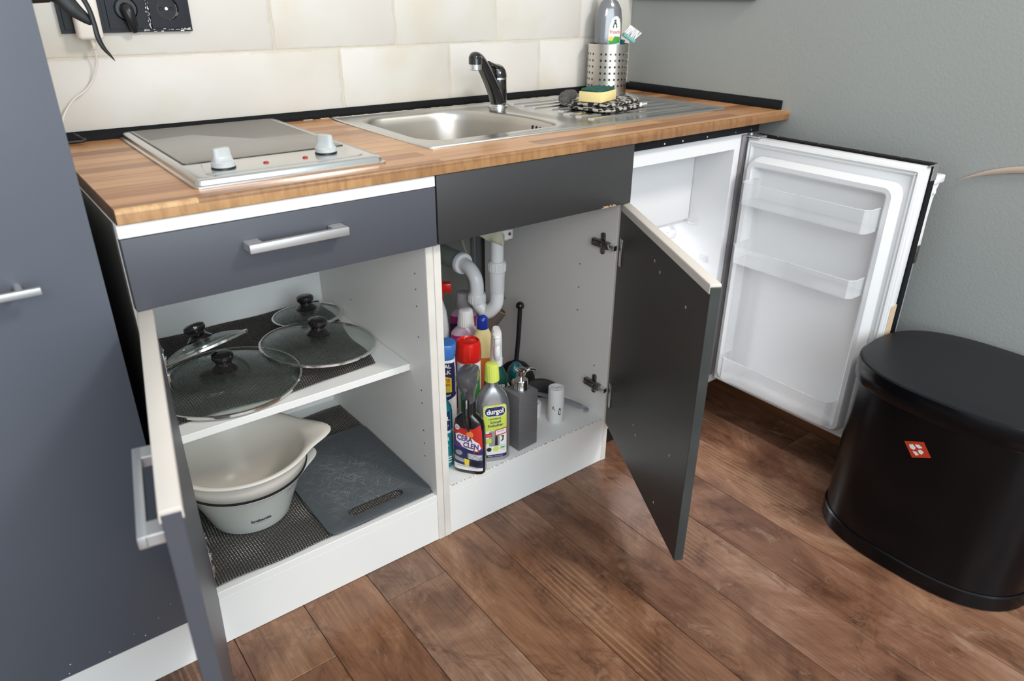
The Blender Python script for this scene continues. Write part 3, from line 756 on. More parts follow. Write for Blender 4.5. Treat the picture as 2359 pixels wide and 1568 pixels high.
for f in bmb.faces: f.normal_flip()
bw = obj('bowl', bmb, M_['steel'], sn, angle=50, label='brushed steel bowl')
bm = B()
for k in range(4): box(bm, .9305, .9335, .205+k*.014, .211+k*.014, z-.036, z-.014, .0015, 1)
obj('overflow_slot', bm, M_['black'], bw)
bm = B(); lathe(bm, [(0, z-.1475), (.035, z-.1475), (.040, z-.146), (.041, z-.1478)], 32, T(.76, .29, 0)); obj('drain_strainer', bm, M_['chrome'], bw)
for k in range(8):        # raised ribs of the draining board
    y = .155+k*.043
    xa = 1.03+(.02 if k in (3, 4) else 0)
    bm = B(); L = rrect(xa, 1.385, y, y+.022, .0105, 0, 6)
    loft(bm, [setz(L, z+.0004), setz(inset(L, .002), z+.0028), setz(inset(L, .005), z+.0036)], False, True); obj('rib', bm, M_['steelrim'], sn)

# ================================================================ FAUCET
fx, fy = .972, .436
fc = thing('faucet', 'glossy black single-lever faucet with chrome rings on the sink', 'faucet', (fx, fy, H+.003))
Mf = T(fx, fy, H+.003)
bm = B(); lathe(bm, [(0, 0), (.0245, 0), (.0245, .003), (.021, .0045), (.021, .008), (.0215, .009), (.0215, .011), (0, .011)], 40, Mf); obj('base_ring', bm, M_['chrome'], fc, label='chrome base ring')
bm = B(); lathe(bm, [(0, .011), (.0208, .011), (.0212, .03), (.0205, .066), (0, .066)], 40, Mf); bd = obj('body', bm, M_['blackgloss'], fc)
bm = B(); lathe(bm, [(.0207, .0655), (.0213, .0655), (.0213, .0705), (.0200, .071), (0, .071)], 40, Mf); obj('collar', bm, M_['chrome'], fc, label='chrome collar')
bm = B(); loops = []
for t in range(9):
    f = t/8; zz = .0712+.031*math.sin(f*PI/2); rr = .0212*math.cos(f*PI/2*.93)
    loops.append([Mf @ Vector((p.x-.004*f-.012*f*f, p.y-.003*f, p.z)) for p in sup(rr*(1+.25*f), rr, 2, zz, 32)])
loft(bm, loops)
tube(bm, [Mf @ Vector(p) for p in ((-.004, -.004, .092), (-.030, -.018, .1), (-.055, -.033, .108))], [.013, .0105, .008], 14, flat=.55)
lv = obj('lever', bm, M_['blackgloss'], fc)
bm = B(); lathe(bm, [(.0042, 0), (.004, .0012), (0, .002)], 16, Mf @ RZ(-120) @ T(.0195, 0, .083) @ RY(80)); obj('temperature_mark', bm, M_['chrome'], lv)
ux, uy = -.83, -.56
def sp_pt(d, h): return Mf @ Vector((ux*d, uy*d, h))
bm = B()
tube(bm, [sp_pt(.003, .008), sp_pt(.020, .030), sp_pt(.055, .062), sp_pt(.105, .103), sp_pt(.135, .122), sp_pt(.156, .127), sp_pt(.166, .122)], [.0195, .0185, .0165, .0155, .0145, .0140, .0100], 20, 8, flat=.82)
lathe(bm, [(0, .132), (.010, .1315), (.0148, .128), (.0152, .122), (.0152, .112), (0, .112)], 32, Mf @ T(ux*.155, uy*.155, 0))
spo = obj('spout', bm, M_['blackgloss'], fc)
bm = B(); lathe(bm, [(0, .112), (.0140, .112), (.0140, .101), (.0118, .0995), (.0118, .1012), (0, .1012)], 32, Mf @ T(ux*.155, uy*.155, 0)); obj('aerator', bm, M_['chrome'], spo, label='chrome aerator')

# ================================================================ UTENSIL HOLDER + soap + brush
hx, hy = 1.385, .476
uh = thing('utensil_holder', 'perforated stainless steel utensil holder in the worktop corner', 'utensil holder', (hx, hy, H+.0036))
Mh = T(hx, hy, H+.0036)
HR = .0565; HH = .131; NU = 27; NVV = 8
def hmap(u, v, k):
    a = u; return Mh @ Vector((HR*math.cos(a), HR*math.sin(a), v))
cellv = HH/NVV
me = perforated(NU, NVV, 2*PI/NU, cellv, (.47, .39), hmap, skip=lambda i, j: j in (0, NVV-1) or (i % 9) == 5)
cup = obj('cup', me, M_['steel'], uh, angle=180)
bm = B(); cyl(bm, HR, 0, .003, 40, Mh); obj('base', bm, M_['steel'], uh)
bm = B(); tor = [(HR-.0012, HH-.001), (HR-.0012, HH+.0006), (HR+.0006, HH+.0006), (HR+.0006, HH-.001)]
lathe(bm, tor+[tor[0]], 40, Mh); obj('rim', bm, M_['steelrim'], uh)

# ---- generic bottle with labels
class Bottle:
    def __init__(s, name, label, loc, rot, secs, m, cat='bottle', tilt=None, group=None, seg=40):
        M = T(*loc) @ RZ(rot)
        if tilt: M = M @ tilt
        s.root = thing(name, label, cat, M=M, group=group); s.secs = secs
        bm = B(); loops = [sup(a, b, n, z, seg) for z, a, b, n in secs]
        loft(bm, loops); s.body = obj('body', bm, m, s.root, world=False, angle=50)
    zs = 1.0
    def front(s, u, z):
        S = s.secs
        for A, D in zip(S, S[1:]):
            if A[0] <= z <= D[0] and D[0] > A[0]:
                t = (z-A[0])/(D[0]-A[0]); a, b, n = [A[k]+(D[k]-A[k])*t for k in (1, 2, 3)]; break
        else: a, b, n = S[-1][1:] if z > S[-1][0] else S[0][1:]
        q = min(abs(u)/a, .999); return -b*(1-q**n)**(1/n)
    def wrap(s, bm, off):
        for v in bm.verts:
            u, z = v.co.x, v.co.y*s.zs
            v.co = Vector((u, s.front(u, z)-off, z))
        return bm
    def patch(s, poly, m, off=.0003, name='label', parent=None):
        bm = B(); fill2d(bm, [[Vector((x, y, 0)) for x, y in poly]])
        xs = [p[0] for p in poly]; ys = [p[1] for p in poly]
        x = min(xs)
        while x < max(xs): bmesh.ops.bisect_plane(bm, geom=bm.faces[:]+bm.edges[:]+bm.verts[:], plane_co=(x, 0, 0), plane_no=(1, 0, 0)); x += .003
        y = min(ys)
        while y < max(ys): bmesh.ops.bisect_plane(bm, geom=bm.faces[:]+bm.edges[:]+bm.verts[:], plane_co=(0, y, 0), plane_no=(0, 1, 0)); y += .008
        s.wrap(bm, off)
        for f in bm.faces:
            f.normal_update()
            if f.normal.y > 0: f.normal_flip()
        return obj(name, bm, m, parent or s.body, world=False)
    def text(s, st, size, u, z, m, off=.0006, bold=0, sx=1, rot=0, slant=0, parent=None):
        bm = text_bm(st, size, bold, sx, slant)
        bm.transform(T(u, z, 0) @ RZ(rot)); s.wrap(bm, off)
        return obj('lettering', bm, m, parent or s.body, world=False)
def rr2(x0, x1, y0, y1, r): return [(p.x, p.y) for p in rrect(x0, x1, y0, y1, r, 0, 4)]
def circ(cx, cy, r, n=16, sy=1): return [(cx+r*math.cos(2*PI*k/n), cy+r*sy*math.sin(2*PI*k/n)) for k in range(n)]

b = Bottle('dish_soap_bottle', 'grey dish soap bottle with white and green label inside the steel holder', (hx-.001, hy+.004, H+.0075), -31,
           [(0, .033, .020, 2.6), (.004, .036, .022, 2.6), (.15, .0372, .024, 2.6), (.190, .0368, .0235, 2.5), (.215, .033, .022, 2.3), (.232, .024, .018, 2.1), (.241, .013, .013, 2), (.247, .012, .012, 2)],
           mat('grey_translucent_bottle', (.20, .205, .215), .16, coat=.5, metal=.35))
bm = B(); lathe(bm, [(0, .245), (.0135, .245), (.0135, .267), (.008, .270), (.006, .280), (0, .281)], 24); obj('cap', bm, M_['wplastic'], b.root, world=False, label='white cap')
lp = [(-.004, .08), (.030, .08), (.031, .16), (.0295, .178), (.026, .190), (.020, .197), (.012, .197), (.004, .190), (-.0015, .175), (-.004, .155)]
L = b.patch(lp, M_['print_w'])
b.text('Frosch', .0125, .0140, .1575, M_['redp'], sx=.86, bold=.0001, parent=L, off=.0007)
b.patch([(-.003, .125), (.030, .13), (.030, .145), (.014, .147), (.008, .138), (.002, .135), (-.003, .137)], M_['lgreen'], .0006, 'print', L)
b.patch(circ(.004, .141, .006), M_['yellowp'], .0008, 'print', L)
# emblem: small green frog outline with a crown
b.patch([(.009, .167), (.007, .170), (.009, .178), (.0115, .183), (.0155, .183), (.018, .178), (.020, .170), (.018, .167), (.0165, .169), (.0165, .175), (.0135, .178), (.0105, .175), (.0105, .169)], M_['dgreen'], .0006, 'emblem', L)
b.patch([(.0105, .184), (.0105, .190), (.0122, .187), (.0135, .190), (.0148, .187), (.0165, .190), (.0165, .184)], M_['dgreen'], .0006, 'emblem', L)

br = thing('dish_brush', 'dish brush with white bristles and teal head leaning in the steel holder', 'brush', (hx+.02, hy-.01, H+.0075))
bm = B(); tube(bm, [(hx+.018, hy-.006, H+.008), (hx+.027, hy-.016, H+.09), (hx+.032, hy-.024, H+.145)], [.006, .005, .006], 12); obj('handle', bm, M_['tealt'], br)
Mb = T(hx+.034, hy-.028, H+.150) @ RZ(-40) @ RY(32)
bm = B(); box(bm, -.010, .030, -.011, .011, 0, .011, .004, 2, Mb); hd = obj('head', bm, mat('pale_teal_plastic', (.16, .40, .36), .4), br)
bm = B()
for i in range(9):
    for j in range(5):
        x, y = -.007+i*.0042, -.008+j*.004
        s = B(); bmesh.ops.create_cone(s, segments=5, radius1=.0019, radius2=.0024, depth=.024, cap_ends=True)
        merge(bm, s, Mb @ T(x, y, .0225) @ RX(random.uniform(-12, 12)) @ RY(random.uniform(-4, 22)))
obj('bristles', bm, M_['wplastic'], br, kind='stuff')

# ================================================================ SCOURER, CLOTH, SPONGE
def pad(bm, hx_, hy_, hz, M, nx=26, ny=18, puff=.3, amp=.002, seed=0, fr=60):
    rnd = random.Random(seed); ph = [rnd.uniform(0, 6) for _ in range(6)]
    loops = []
    K = 14
    for k in range(K+1):
        t = -1+2*k/K; q = (1-abs(t)**2.6)**(1/2.6) if abs(t) < 1 else 0
        s = .80+.20*q
        loops.append([Vector((p.x+amp*math.sin(p.y*fr+ph[0])+amp*.6*math.sin(p.y*fr*2.3+ph[3]), p.y+amp*math.sin(p.x*fr+ph[1]), t*hz+amp*.8*math.sin(p.x*fr*1.2+ph[2])*math.cos(p.y*fr+ph[4])*(1 if t > 0 else .1))) for p in sup(hx_*s, hy_*s, 5, 0, 64)])
    # caps as concentric rings
    def ringcap(L, z, up):
        out = []
        for f in (.85, .65, .45, .25, .08):
            out.append([Vector((p.x*f, p.y*f, z+amp*1.3*math.sin(p.x*f*fr*1.1+ph[2])*math.cos(p.y*f*fr+ph[5])*(1 if up else .1)+(p.z-z)*f*.5)) for p in L])
        return out
    loops = ringcap(loops[0], -hz, False)[::-1]+loops+ringcap(loops[-1], hz, True)
    loft(bm, loops, M=M)
ZS = H+.0040
bm = B(); tube(bm, [(1.105, .335, ZS+.0145), (1.135, .372, ZS+.0145), (1.175, .402, ZS+.0145), (1.205, .415, ZS+.014)], [.0125, .0150, .0150, .0125], 18)
obj('scouring_cloth', bm, M_['cloth_k'], label='rolled dark grey scouring cloth at the back left of the checked cloth', category='cloth', angle=80)
cl = thing('dish_cloth', 'folded black and white checked dish cloth on the draining board', 'cloth', (1.185, .262, ZS), 12)
bm = B(); pad(bm, .098, .066, .0048, T(0, 0, .0055), seed=1, amp=.0016); obj('lower_fold', bm, M_['check'], cl, world=False, angle=80)
bm = B(); pad(bm, .090, .060, .0045, T(-.004, .006, .0158) @ RZ(4), seed=5, amp=.0018); obj('upper_fold', bm, M_['check'], cl, world=False, angle=80)
bm = B(); box(bm, .045, .078, -.066, -.0615, .003, .013, .002, 2)
stag = obj('woven_tag', bm, M_['print_w'], cl, world=False, label='white tag with black herringbone')
bm = B()
for k in range(6):
    for s in (-1, 1): box(bm, -.0045, .0005, -.0004, .0004, -.0005, .0005, 0, 1, T(.0535+k*.0042, -.0662, .0085+s*.0018) @ RY(s*40))
obj('print', bm, M_['print_k'], stag, world=False)
spg = thing('sponge', 'yellow kitchen sponge with green scouring side on the checked cloth', 'sponge', (1.137, .252, ZS+.0215), 21.5)
bm = B(); box(bm, -.044, .044, -.030, .030, 0, .024, .002, 2); obj('foam', bm, M_['sponge'], spg, world=False)
bm = B(); pad(bm, .0445, .0305, .0035, T(0, 0, .0268), seed=9, amp=.0004, fr=300); obj('scouring_pad', bm, M_['pad'], spg, world=False, angle=80)

# ================================================================ SOCKET ROW, PLUG, CHARGER, CABLE
sk2 = thing('socket_panel', 'worn black frame of wall sockets above the hob', 'socket', (.18, DT-.001, 1.05))
YF = DT-.0006
bm = B(); zz0, zz1 = 1.0155, 1.098
xsd = [.0695, .1475, .2195, .2935]
outer = [Vector((.0675, zz0, 0)), Vector((.2945, zz0, 0)), Vector((.2945, zz1, 0)), Vector((.0675, zz1, 0))]
cells = [(.0735+i*.0737, .0735+i*.0737+.0665) for i in range(3)]
holes = [[Vector((a, zz0+.006, 0)), Vector((b_, zz0+.006, 0)), Vector((b_, zz1-.006, 0)), Vector((a, zz1-.006, 0))] for a, b_ in cells]
MF = Matrix(((1, 0, 0, 0), (0, 0, -1, 0), (0, 1, 0, 0), (0, 0, 0, 1)))      # (x,y,z)->(x,-z,y)
plate(bm, outer, holes, 0, .0085, T(0, YF, 0) @ MF)
obj('frame', bm, M_['socket'], sk2)
for a, b_ in cells:
    cxs = (a+b_)/2; czs = 1.0555
    bm = B(); ci = [Vector((cxs+.0205*math.cos(2*PI*k/32), czs+.0205*math.sin(2*PI*k/32), 0)) for k in range(32)]
    plate(bm, [Vector((a+.0006, zz0+.0066, 0)), Vector((b_-.0006, zz0+.0066, 0)), Vector((b_-.0006, zz1-.0066, 0)), Vector((a+.0006, zz1-.0066, 0))], [ci], 0, .0105, T(0, YF, 0) @ MF)
    cv = obj('socket_insert', bm, M_['socket'], sk2)
    bm = B(); Ms = T(cxs, YF, czs) @ RX(90)
    lathe(bm, [(.0203, .0102), (.0195, .0015), (0, .0015)], 32, Ms)
    obj('socket_well', bm, M_['blackgloss'], cv)
    bm = B()
    for s in (-1, 1): box(bm, cxs+s*.0095-.0028, cxs+s*.0095+.0028, YF-.0019, YF-.0012, czs-.0028, czs+.0028, .0008, 1)
    obj('contact_hole', bm, M_['rubber'], cv)
    bm = B(); cyl(bm, .0028, 0, .0012, 16, T(cxs, YF-.0015, czs) @ RX(90)); obj('screw', bm, M_['chrome'], cv)
bm = B(); rs = random.Random(3)
for k in range(60):   # streaks of wall paint on the frame
    x = rs.choice((rs.uniform(.205, .293), rs.uniform(.216, .2225))); z = zz0+rs.uniform(.0, .005) if x < .214 or x > .224 else rs.uniform(zz0, zz1-.01)
    l = rs.uniform(.0008, .004) if z < zz0+.006 else rs.uniform(.0002, .0007); box(bm, x-l, x+l, YF-.0088, YF-.0083, z, z+(rs.uniform(.0006, .002) if l > .0007 else rs.uniform(.001, .004)), 0, 1)
obj('paint_streak', bm, M_['print_w'], sk2, kind='stuff')
pg = thing('power_plug', 'black angled power plug in the middle wall socket', 'plug', (.1805, DT-.02, 1.05))
bm = B(); cx = .1805
cyl(bm, .0185, .0025, .014, 28, T(cx, YF, 1.0555) @ RX(90), bev=.001)
tube(bm, [(cx, DT-.012, 1.060), (cx, DT-.023, 1.055), (cx+.002, DT-.026, 1.042), (cx+.005, DT-.023, 1.028), (cx+.008, DT-.019, 1.017)], [.0095, .0110, .0100, .0085, .0060], 14, flat=.8)
obj('plug_body', bm, M_['black'], pg)
ch = thing('phone_charger', 'cream white charger block plugged into the left wall socket with thin cable', 'charger', (.108, DT-.03, 1.04))
bm = B(); box(bm, .0885, .1295, DT-.043, DT-.0025-.0085, 1.006, 1.085, .006, 3)
cb = obj('charger_block', bm, M_['charger'], ch)
bm = B(); tube(bm, [(.111, DT-.027, 1.008), (.1112, DT-.027, .998), (.1115, DT-.024, .988)], [.0045, .0035, .0025], 10)
for k in range(5): lathe(bm, [(.0022, -.0008), (.0036, 0), (.0022, .0008)], 12, T(.1113, DT-.026, .990+k*.0028))
obj('strain_relief', bm, M_['cord'], cb)
bm = B(); tube(bm, [(.1115, DT-.024, .989), (.112, DT-.018, .970), (.106, DT-.014, .950), (.096, DT-.012, .932), (.080, DT-.012, .916), (.062, DT-.012, .905), (.045, DT-.014, .888), (.034, DT-.02, .872), (.022, DT-.03, .845), (.012, DT-.045, .835)], .0018, 8)
obj('cable', bm, M_['cord'], ch)
# dark strap hanging into the picture from the upper left
dk = thing('black_strap', 'black tapering strap hanging in front of the sockets beside the tall cabinet', 'strap', (.03, .29, 1.09))
bm = B(); tube(bm, [(-.035, .30, 1.098), (0, .30, 1.092), (.030, .30, 1.088), (.045, .30, 1.080), (.060, .30, 1.060), (.078, .30, 1.043), (.0815, .30, 1.0395)], [.024, .024, .019, .014, .0115, .006, .0012], 12, flat=.25, up=(0, 1, 0))
obj('loop', bm, M_['black'], dk)
bm = B(); tube(bm, [(.060, .295, 1.105), (.072, .295, 1.082), (.0795, .295, 1.062), (.0825, .295, 1.040), (.0835, .295, 1.020), (.088, .295, 1.005), (.095, .295, .994), (.1005, .295, .985)], [.0045, .0042, .0038, .0038, .0042, .0036, .0022, .0004], 10, flat=.4, up=(0, 1, 0))
obj('tail', bm, M_['black'], dk)
bm = B(); tube(bm, [(.030, .505, H+.005), (.045, .500, H+.006), (.058, .498, H+.008), (.050, .510, H+.014), (.043, .515, H+.020)], [.0028, .003, .0026, .0018, .0008], 8)
obj('cable_end', bm, M_['blackgloss'], label='short black loose cable end at the back left corner of the worktop', category='cable')
# grey rail on right wall, at the top edge of the picture
bm = B(); box(bm, WX-.018, WX-.0003, .12, .53, 1.0735, 1.095, .003, 2)
obj('wall_rail', bm, M_['tallgrey'], label='blue-grey rail along the right wall at the top edge of the picture', category='rail')
bm = B(); tube(bm, [(WX-.004, -.445, .734), (WX-.004, -.476, .7505), (WX-.004, -.51, .764), (WX-.004, -.55, .775), (WX-.004, -.60, .783), (WX-.004, -.70, .785)], [.0005, .003, .0055, .0070, .008, .008], 10, flat=.42, up=(1, 0, 0))
obj('wooden_strip', bm, M_['cut'], label='pale brown curved wooden strip on the right wall above the bin', category='strip')

# ================================================================ MATS
def net(name, label, z, x0, y0, nx, ny, dx, dy, warp, group=None):
    rr = random.Random(len(label))
    ph = [rr.uniform(0, 6) for _ in range(6)]
    def f(u, v, k):
        x, y = warp(u, v)
        wv = .0011*(1+math.sin(x*38+y*22+ph[0]))+.0007*(1+math.sin(y*61-x*17+ph[1]))
        j = .0006*math.sin(u*900+ph[2]+v*500)
        return Vector((x+j*.3, y+j*.3, z+.0012+wv+(.0012 if k == 1 else .0006 if k == .5 else 0)))
    me = perforated(nx, ny, dx, dy, .67, f)
    o = obj(name, me, M_['mat'], label=label, category='mat', angle=180)
    so = o.modifiers.new('thickness', 'SOLIDIFY'); so.thickness = .0008; so.offset = -1
    return o
net('anti_slip_mat', 'black anti-slip net mat crumpled under the glass lids on the upper shelf', .404, .02, .115, 88, 76, .00515, .00515,
    lambda u, v: (.020+u*(.895+.105*min(1, v/.39))+.004*math.sin(v*30), .116+v*.985+.006*math.sin(u*16+1)*(1-min(1, v/.1))))
net('anti_slip_mat', 'dark anti-slip net mat under the bowls and board on the cabinet bottom', PH, .02, .012, 90, 88, .00512, .00512,
    lambda u, v: (.020+u+.0015*math.sin(v*40), .0125+v+.0012*math.sin(u*35)))

# ================================================================ GLASS LIDS
def lid(label, M, r, h, kr=.0205, kh=.034):
    t = thing('glass_lid', label, 'pot lid', M=M, group='glass pot lids on the upper shelf')
    bm = B(); prof = []
    for i in range(13):
        f = i/12; prof.append((.012+(r-.002-.012)*f, .0045+h*(1-f**2.2)))
    prof2 = [(a, z-.0028) for a, z in prof[::-1]]
    lathe(bm, prof+prof2+[prof[0]], 56)
    obj('glass', bm, M_['glass'], t, world=False, angle=60)
    bm = B(); lathe(bm, [(r-.0035, .0062), (r-.001, .0070), (r+.0008, .0055), (r+.0010, .0012), (r-.0003, 0), (r-.003, .0008), (r-.0035, .0062)], 64)
    obj('rim', bm, M_['chrome'], t, world=False, label='bright steel rim')
    s = kr/.0205; z0 = h+.0035; g = kh/.034
    bm = B(); lathe(bm, [(0, z0), (.0235*s, z0), (.0245*s, z0+.0025), (.021*s, z0+.006*g), (.0150*s, z0+.011*g), (.0145*s, z0+.015*g), (.0185*s, z0+.019*g), (.0205*s, z0+.024*g), (.0195*s, z0+.030*g), (.014*s, z0+.0335*g), (.006*s, z0+.034*g), (0, z0+.0338*g)], 40)
    obj('knob', bm, M_['blackgloss'], t, world=False, label='glossy black knob')
    bm = B(); lathe(bm, [(.0042, .0005), (.0042, .0014), (.0022, .0014), (.0022, .0005)], 16, T(r*.62, r*.30, .0045+h*.62)); obj('steam_vent', bm, M_['chrome'], t, world=False)
    return t
S1 = .4085
lid('largest glass pot lid lying flat at the front left of the upper shelf', T(.160, .222, S1), .1405, .026)
lid('wide glass pot lid overlapping the largest one, at the right of the shelf', T(.3610, .249, S1+.0105) @ Matrix.Rotation(R(4.5), 4, Vector((-.1, 1, 0))), .1190, .022)
lid('small glass pot lid at the back right of the upper shelf', T(.402, .402, S1+.009) @ RX(-4), .078, .017, .0195, .032)
nrm = Vector((-.16, .42, .9)).normalized()
lid('small glass pot lid tilted up against the knob of the largest lid', T(.143, .272, .462) @ nrm.to_track_quat('Z', 'Y').to_matrix().to_4x4(), .086, .018)

# ================================================================ BOWLS AND BOARD
bx, by = .152, .190
def lobe(t, amp, wd):      # pouring lips on two sides
    s = 0
    for c in (-12, 168):
        d = (math.degrees(t)-c+180) % 360-180; s += amp*math.exp(-(d/wd)**2)
    return s
def ring(r, z, amp, wd=17, seg=96, drop=0):
    z = ZB+(z-ZB)*1.09
    out = []
    for i in range(seg):
        t = 2*PI*i/seg; l = lobe(t, amp, wd); out.append(Vector((bx+(r+l)*math.cos(t), by+(r+l)*math.sin(t), z-drop*l)))
    return out
ZB = PH+.004
ub = thing('mixing_bowl', 'cream white mixing bowl with pouring lips nested in the frosted bowl', 'bowl', (bx, by, ZB+.03), group=None)
bm = B()
loft(bm, [ring(.0665, ZB+.012, 0), ring(.073, ZB+.014, 0), ring(.094, ZB+.045, 0), ring(.112, ZB+.085, 0), ring(.1150, ZB+.098, 0), ring(.1215, ZB+.100, 0), ring(.1255, ZB+.118, 0), ring(.1275, ZB+.130, 0), ring(.1300, ZB+.1325, .014), ring(.134, ZB+.1350, .036), ring(.1365, ZB+.1365, .041), ring(.1375, ZB+.1385, .042), ring(.1360, ZB+.1405, .040),
      ring(.1290, ZB+.1405, .033), ring(.1235, ZB+.1370, .006), ring(.1195, ZB+.128, 0), ring(.109, ZB+.088, 0), ring(.098, ZB+.064, 0), ring(.086, ZB+.043, 0), ring(.074, ZB+.029, 0), ring(.058, ZB+.021, 0), ring(.035, ZB+.018, 0)])
obj('bowl_body', bm, M_['bowl'], ub, angle=60)
lb = thing('measuring_bowl', 'frosted translucent measuring bowl standing on the lower net mat', 'bowl', (bx, by, ZB))
bm = B()
loft(bm, [ring(.070, ZB, 0), ring(.078, ZB+.001, 0), ring(.0865, ZB+.022, 0), ring(.0875, ZB+.026, 0), ring(.1015, ZB+.058, 0), ring(.1130, ZB+.086, 0), ring(.1175, ZB+.0935, .012), ring(.1225, ZB+.0945, .022),
      ring(.1220, ZB+.0955, .021), ring(.1160, ZB+.0955, .008), ring(.1115, ZB+.087, 0), ring(.0995, ZB+.060, 0), ring(.0845, ZB+.024, 0), ring(.074, ZB+.004, 0)])
obj('bowl_body', bm, M_['jug'], lb, angle=60)
bm = B(); loft(bm, [ring(.1170, ZB+.0958, .0), ring(.1235, ZB+.0960, .0), ring(.1240, ZB+.0990, .0), ring(.1175, ZB+.0992, .0), ring(.1170, ZB+.0958, .0)], False, False)
obj('seal_ring', bm, M_['rubber'], lb, label='thin black ring under the rim')
def bowl_text(s, size, ang, z, bold=0):
    bm = text_bm(s, size, bold)
    for v in bm.verts:
        zz = z+v.co.y; f = (zz-(ZB+.028))/(.0655); r = .0875+(.113-.0875)*f+.0012
        a = R(ang)+v.co.x/r; v.co = Vector((bx+r*math.cos(a), by+r*math.sin(a), zz))
    return obj('print', bm, M_['print_k'], lb)
bowl_text('brabantia', .0105, -94, ZB+.036, .0003); bowl_text('—————', .006, -94, ZB+.0285); bowl_text('max 3.0 l', .006, -58, ZB+.085); bowl_text('—————', .006, -58, ZB+.079)

cbm = thing('cutting_board', 'scratched dark grey plastic cutting board with a slot handle', 'cutting board', (.365, .17, PH+.005))
bm = B()
o_ = rrect(.2455, .4815, .008, .338, .020, 0, 6); hl = rrect(.303, .427, .036, .064, .0138, 0, 6)
s = B(); zb0, zb1 = PH+.0052, PH+.0105
fill2d(s, [setz(inset(o_, .0018), zb1), setz(inset(hl, -.0015), zb1)]); merge(bm, s)
s = B(); fill2d(s, [setz(inset(o_, .0012), zb0), setz(hl, zb0)]); merge(bm, s)
loft(bm, [setz(inset(o_, .0012), zb0), setz(o_, zb0+.0015), setz(o_, zb1-.0018), setz(inset(o_, .0006), zb1-.0005), setz(inset(o_, .0018), zb1)], False, False)
loft(bm, [setz(hl, zb0), setz(hl, zb1-.002), setz(inset(hl, -.0005), zb1-.0005), setz(inset(hl, -.0015), zb1)], False, False)
bmesh.ops.remove_doubles(bm, verts=bm.verts[:], dist=.00005); bmesh.ops.recalc_face_normals(bm, faces=bm.faces[:])
obj('board', bm, M_['board'], cbm, world=True)

# ================================================================ PIPES
pt = thing('sink_trap', 'white plastic siphon trap under the sink with a grey waste pipe behind', 'pipe', (.81, .26, .36))
ax, ay, qx, qy = .822, .24, .795, .288
bm = B(); cyl(bm, .0158, .45, .668, 28, T(ax, ay, 0)); obj('tailpipe', bm, M_['pipe'], pt)
bm = B(); lathe(bm, [(.0165, .510), (.0205, .508), (.0212, .500), (.0212, .484), (.0192, .482), (.0185, .470), (.0175, .430), (.0165, .428), (.0165, .51)], 32, T(ax, ay, 0)); 
for k in range(16): box(bm, .0205, .0220, -.0012, .0012, .486, .504, .0004, 1, T(ax, ay, 0) @ RZ(k*22.5))
obj('slip_nut', bm, M_['pipe'], pt)
bm = B()
tube(bm, [(ax, ay, .445), (ax, ay, .415), (ax-.002, ay+.003, .395), (ax-.008, ay+.014, .378), ((ax+qx)/2, (ay+qy)/2, .370), (qx+.008, qy-.014, .376), (qx+.001, qy-.002, .390), (qx, qy, .402)], .0165, 24, 6)
obj('u_bend', bm, M_['pipe'], pt)
bm = B(); lathe(bm, [(.0165, .392), (.0192, .391), (.0215, .395), (.0215, .414), (.0200, .418), (.0165, .418), (.0165, .392)], 32, T(qx, qy, 0))
for k in range(16): box(bm, .0208, .0223, -.0012, .0012, .395, .413, .0004, 1, T(qx, qy, 0) @ RZ(k*22.5))
obj('slip_nut', bm, M_['pipe'], pt)
bm = B()
tube(bm, [(qx, qy, .405), (qx, qy, .438), (qx-.001, qy+.006, .458), (qx-.002, qy+.026, .474), (qx-.003, qy+.055, .479)], .0172, 24, 8)
obj('elbow', bm, M_['pipe'], pt)
bm = B(); Mp = T(qx-.003, qy+.050, .479) @ RX(-90)
lathe(bm, [(.0172, 0), (.0255, .000), (.0275, .004), (.0275, .012), (.0250, .014)], 32, Mp); obj('collar', bm, M_['pipe'], pt)
bm = B(); cyl(bm, .0245, .010, .195, 32, Mp); obj('waste_pipe', bm, M_['pipegrey'], pt, label='wide grey waste pipe')
bm = B(); lathe(bm, [(.0165, .560), (.0215, .560), (.0215, .582), (.0165, .582), (.0165, .560)], 28, T(ax+.030, ay+.012, .0)); lathe(bm, [(0, .56), (.0165, .56), (.0165, .67), (0, .67)], 28, T(ax+.030, ay+.012, 0))
obj('overflow_fitting', bm, M_['pipe'], pt)
bm = B(); cyl(bm, .004, .0213, .0230, 14, T(ax+.030, ay+.012, .573) @ RX(90)); obj('fitting_cap', bm, mat('rust_red', (.25, .05, .02), .5), pt, label='small rust-red cap')
tp = B(); P0 = [(-.047, .578), (-.030, .566), (-.012, .558), (.006, .548), (.016, .552), (.028, .556), (.034, .548), (.037, .556), (.040, .563), (.035, .572), (.018, .572), (.004, .580), (.002, .592), (-.020, .592), (-.047, .594)]
fill2d(tp, [[Vector((x, z, 0)) for x, z in P0]])
for x in [k*.004-.05 for k in range(25)]: bmesh.ops.bisect_plane(tp, geom=tp.faces[:]+tp.edges[:]+tp.verts[:], plane_co=(x, 0, 0), plane_no=(1, 0, 0))
for v in tp.verts:
    u, z = v.co.x, v.co.y; v.co = Vector((ax+u, ay-math.sqrt(max(.0172**2-u*u, 0))-.0005-(.004*math.sin(u*300) if abs(u) > .017 else 0), z))
o = obj('tape', tp, M_['tape'], label='torn piece of pale masking tape wrapped round the white waste pipe', category='tape'); o.modifiers.new('thickness', 'SOLIDIFY').thickness = .0005
cbl = B(); tube(cbl, [(.885, DT-.03, .70), (.890, DT-.035, .56), (.900, DT-.04, .47), (.922, DT-.04, .41), (.94, DT-.045, .30), (.945, DT-.05, .142)], .0032, 10)
obj('cable', cbl, M_['cable'], label='cream cable hanging behind the siphon pipes', category='cable')
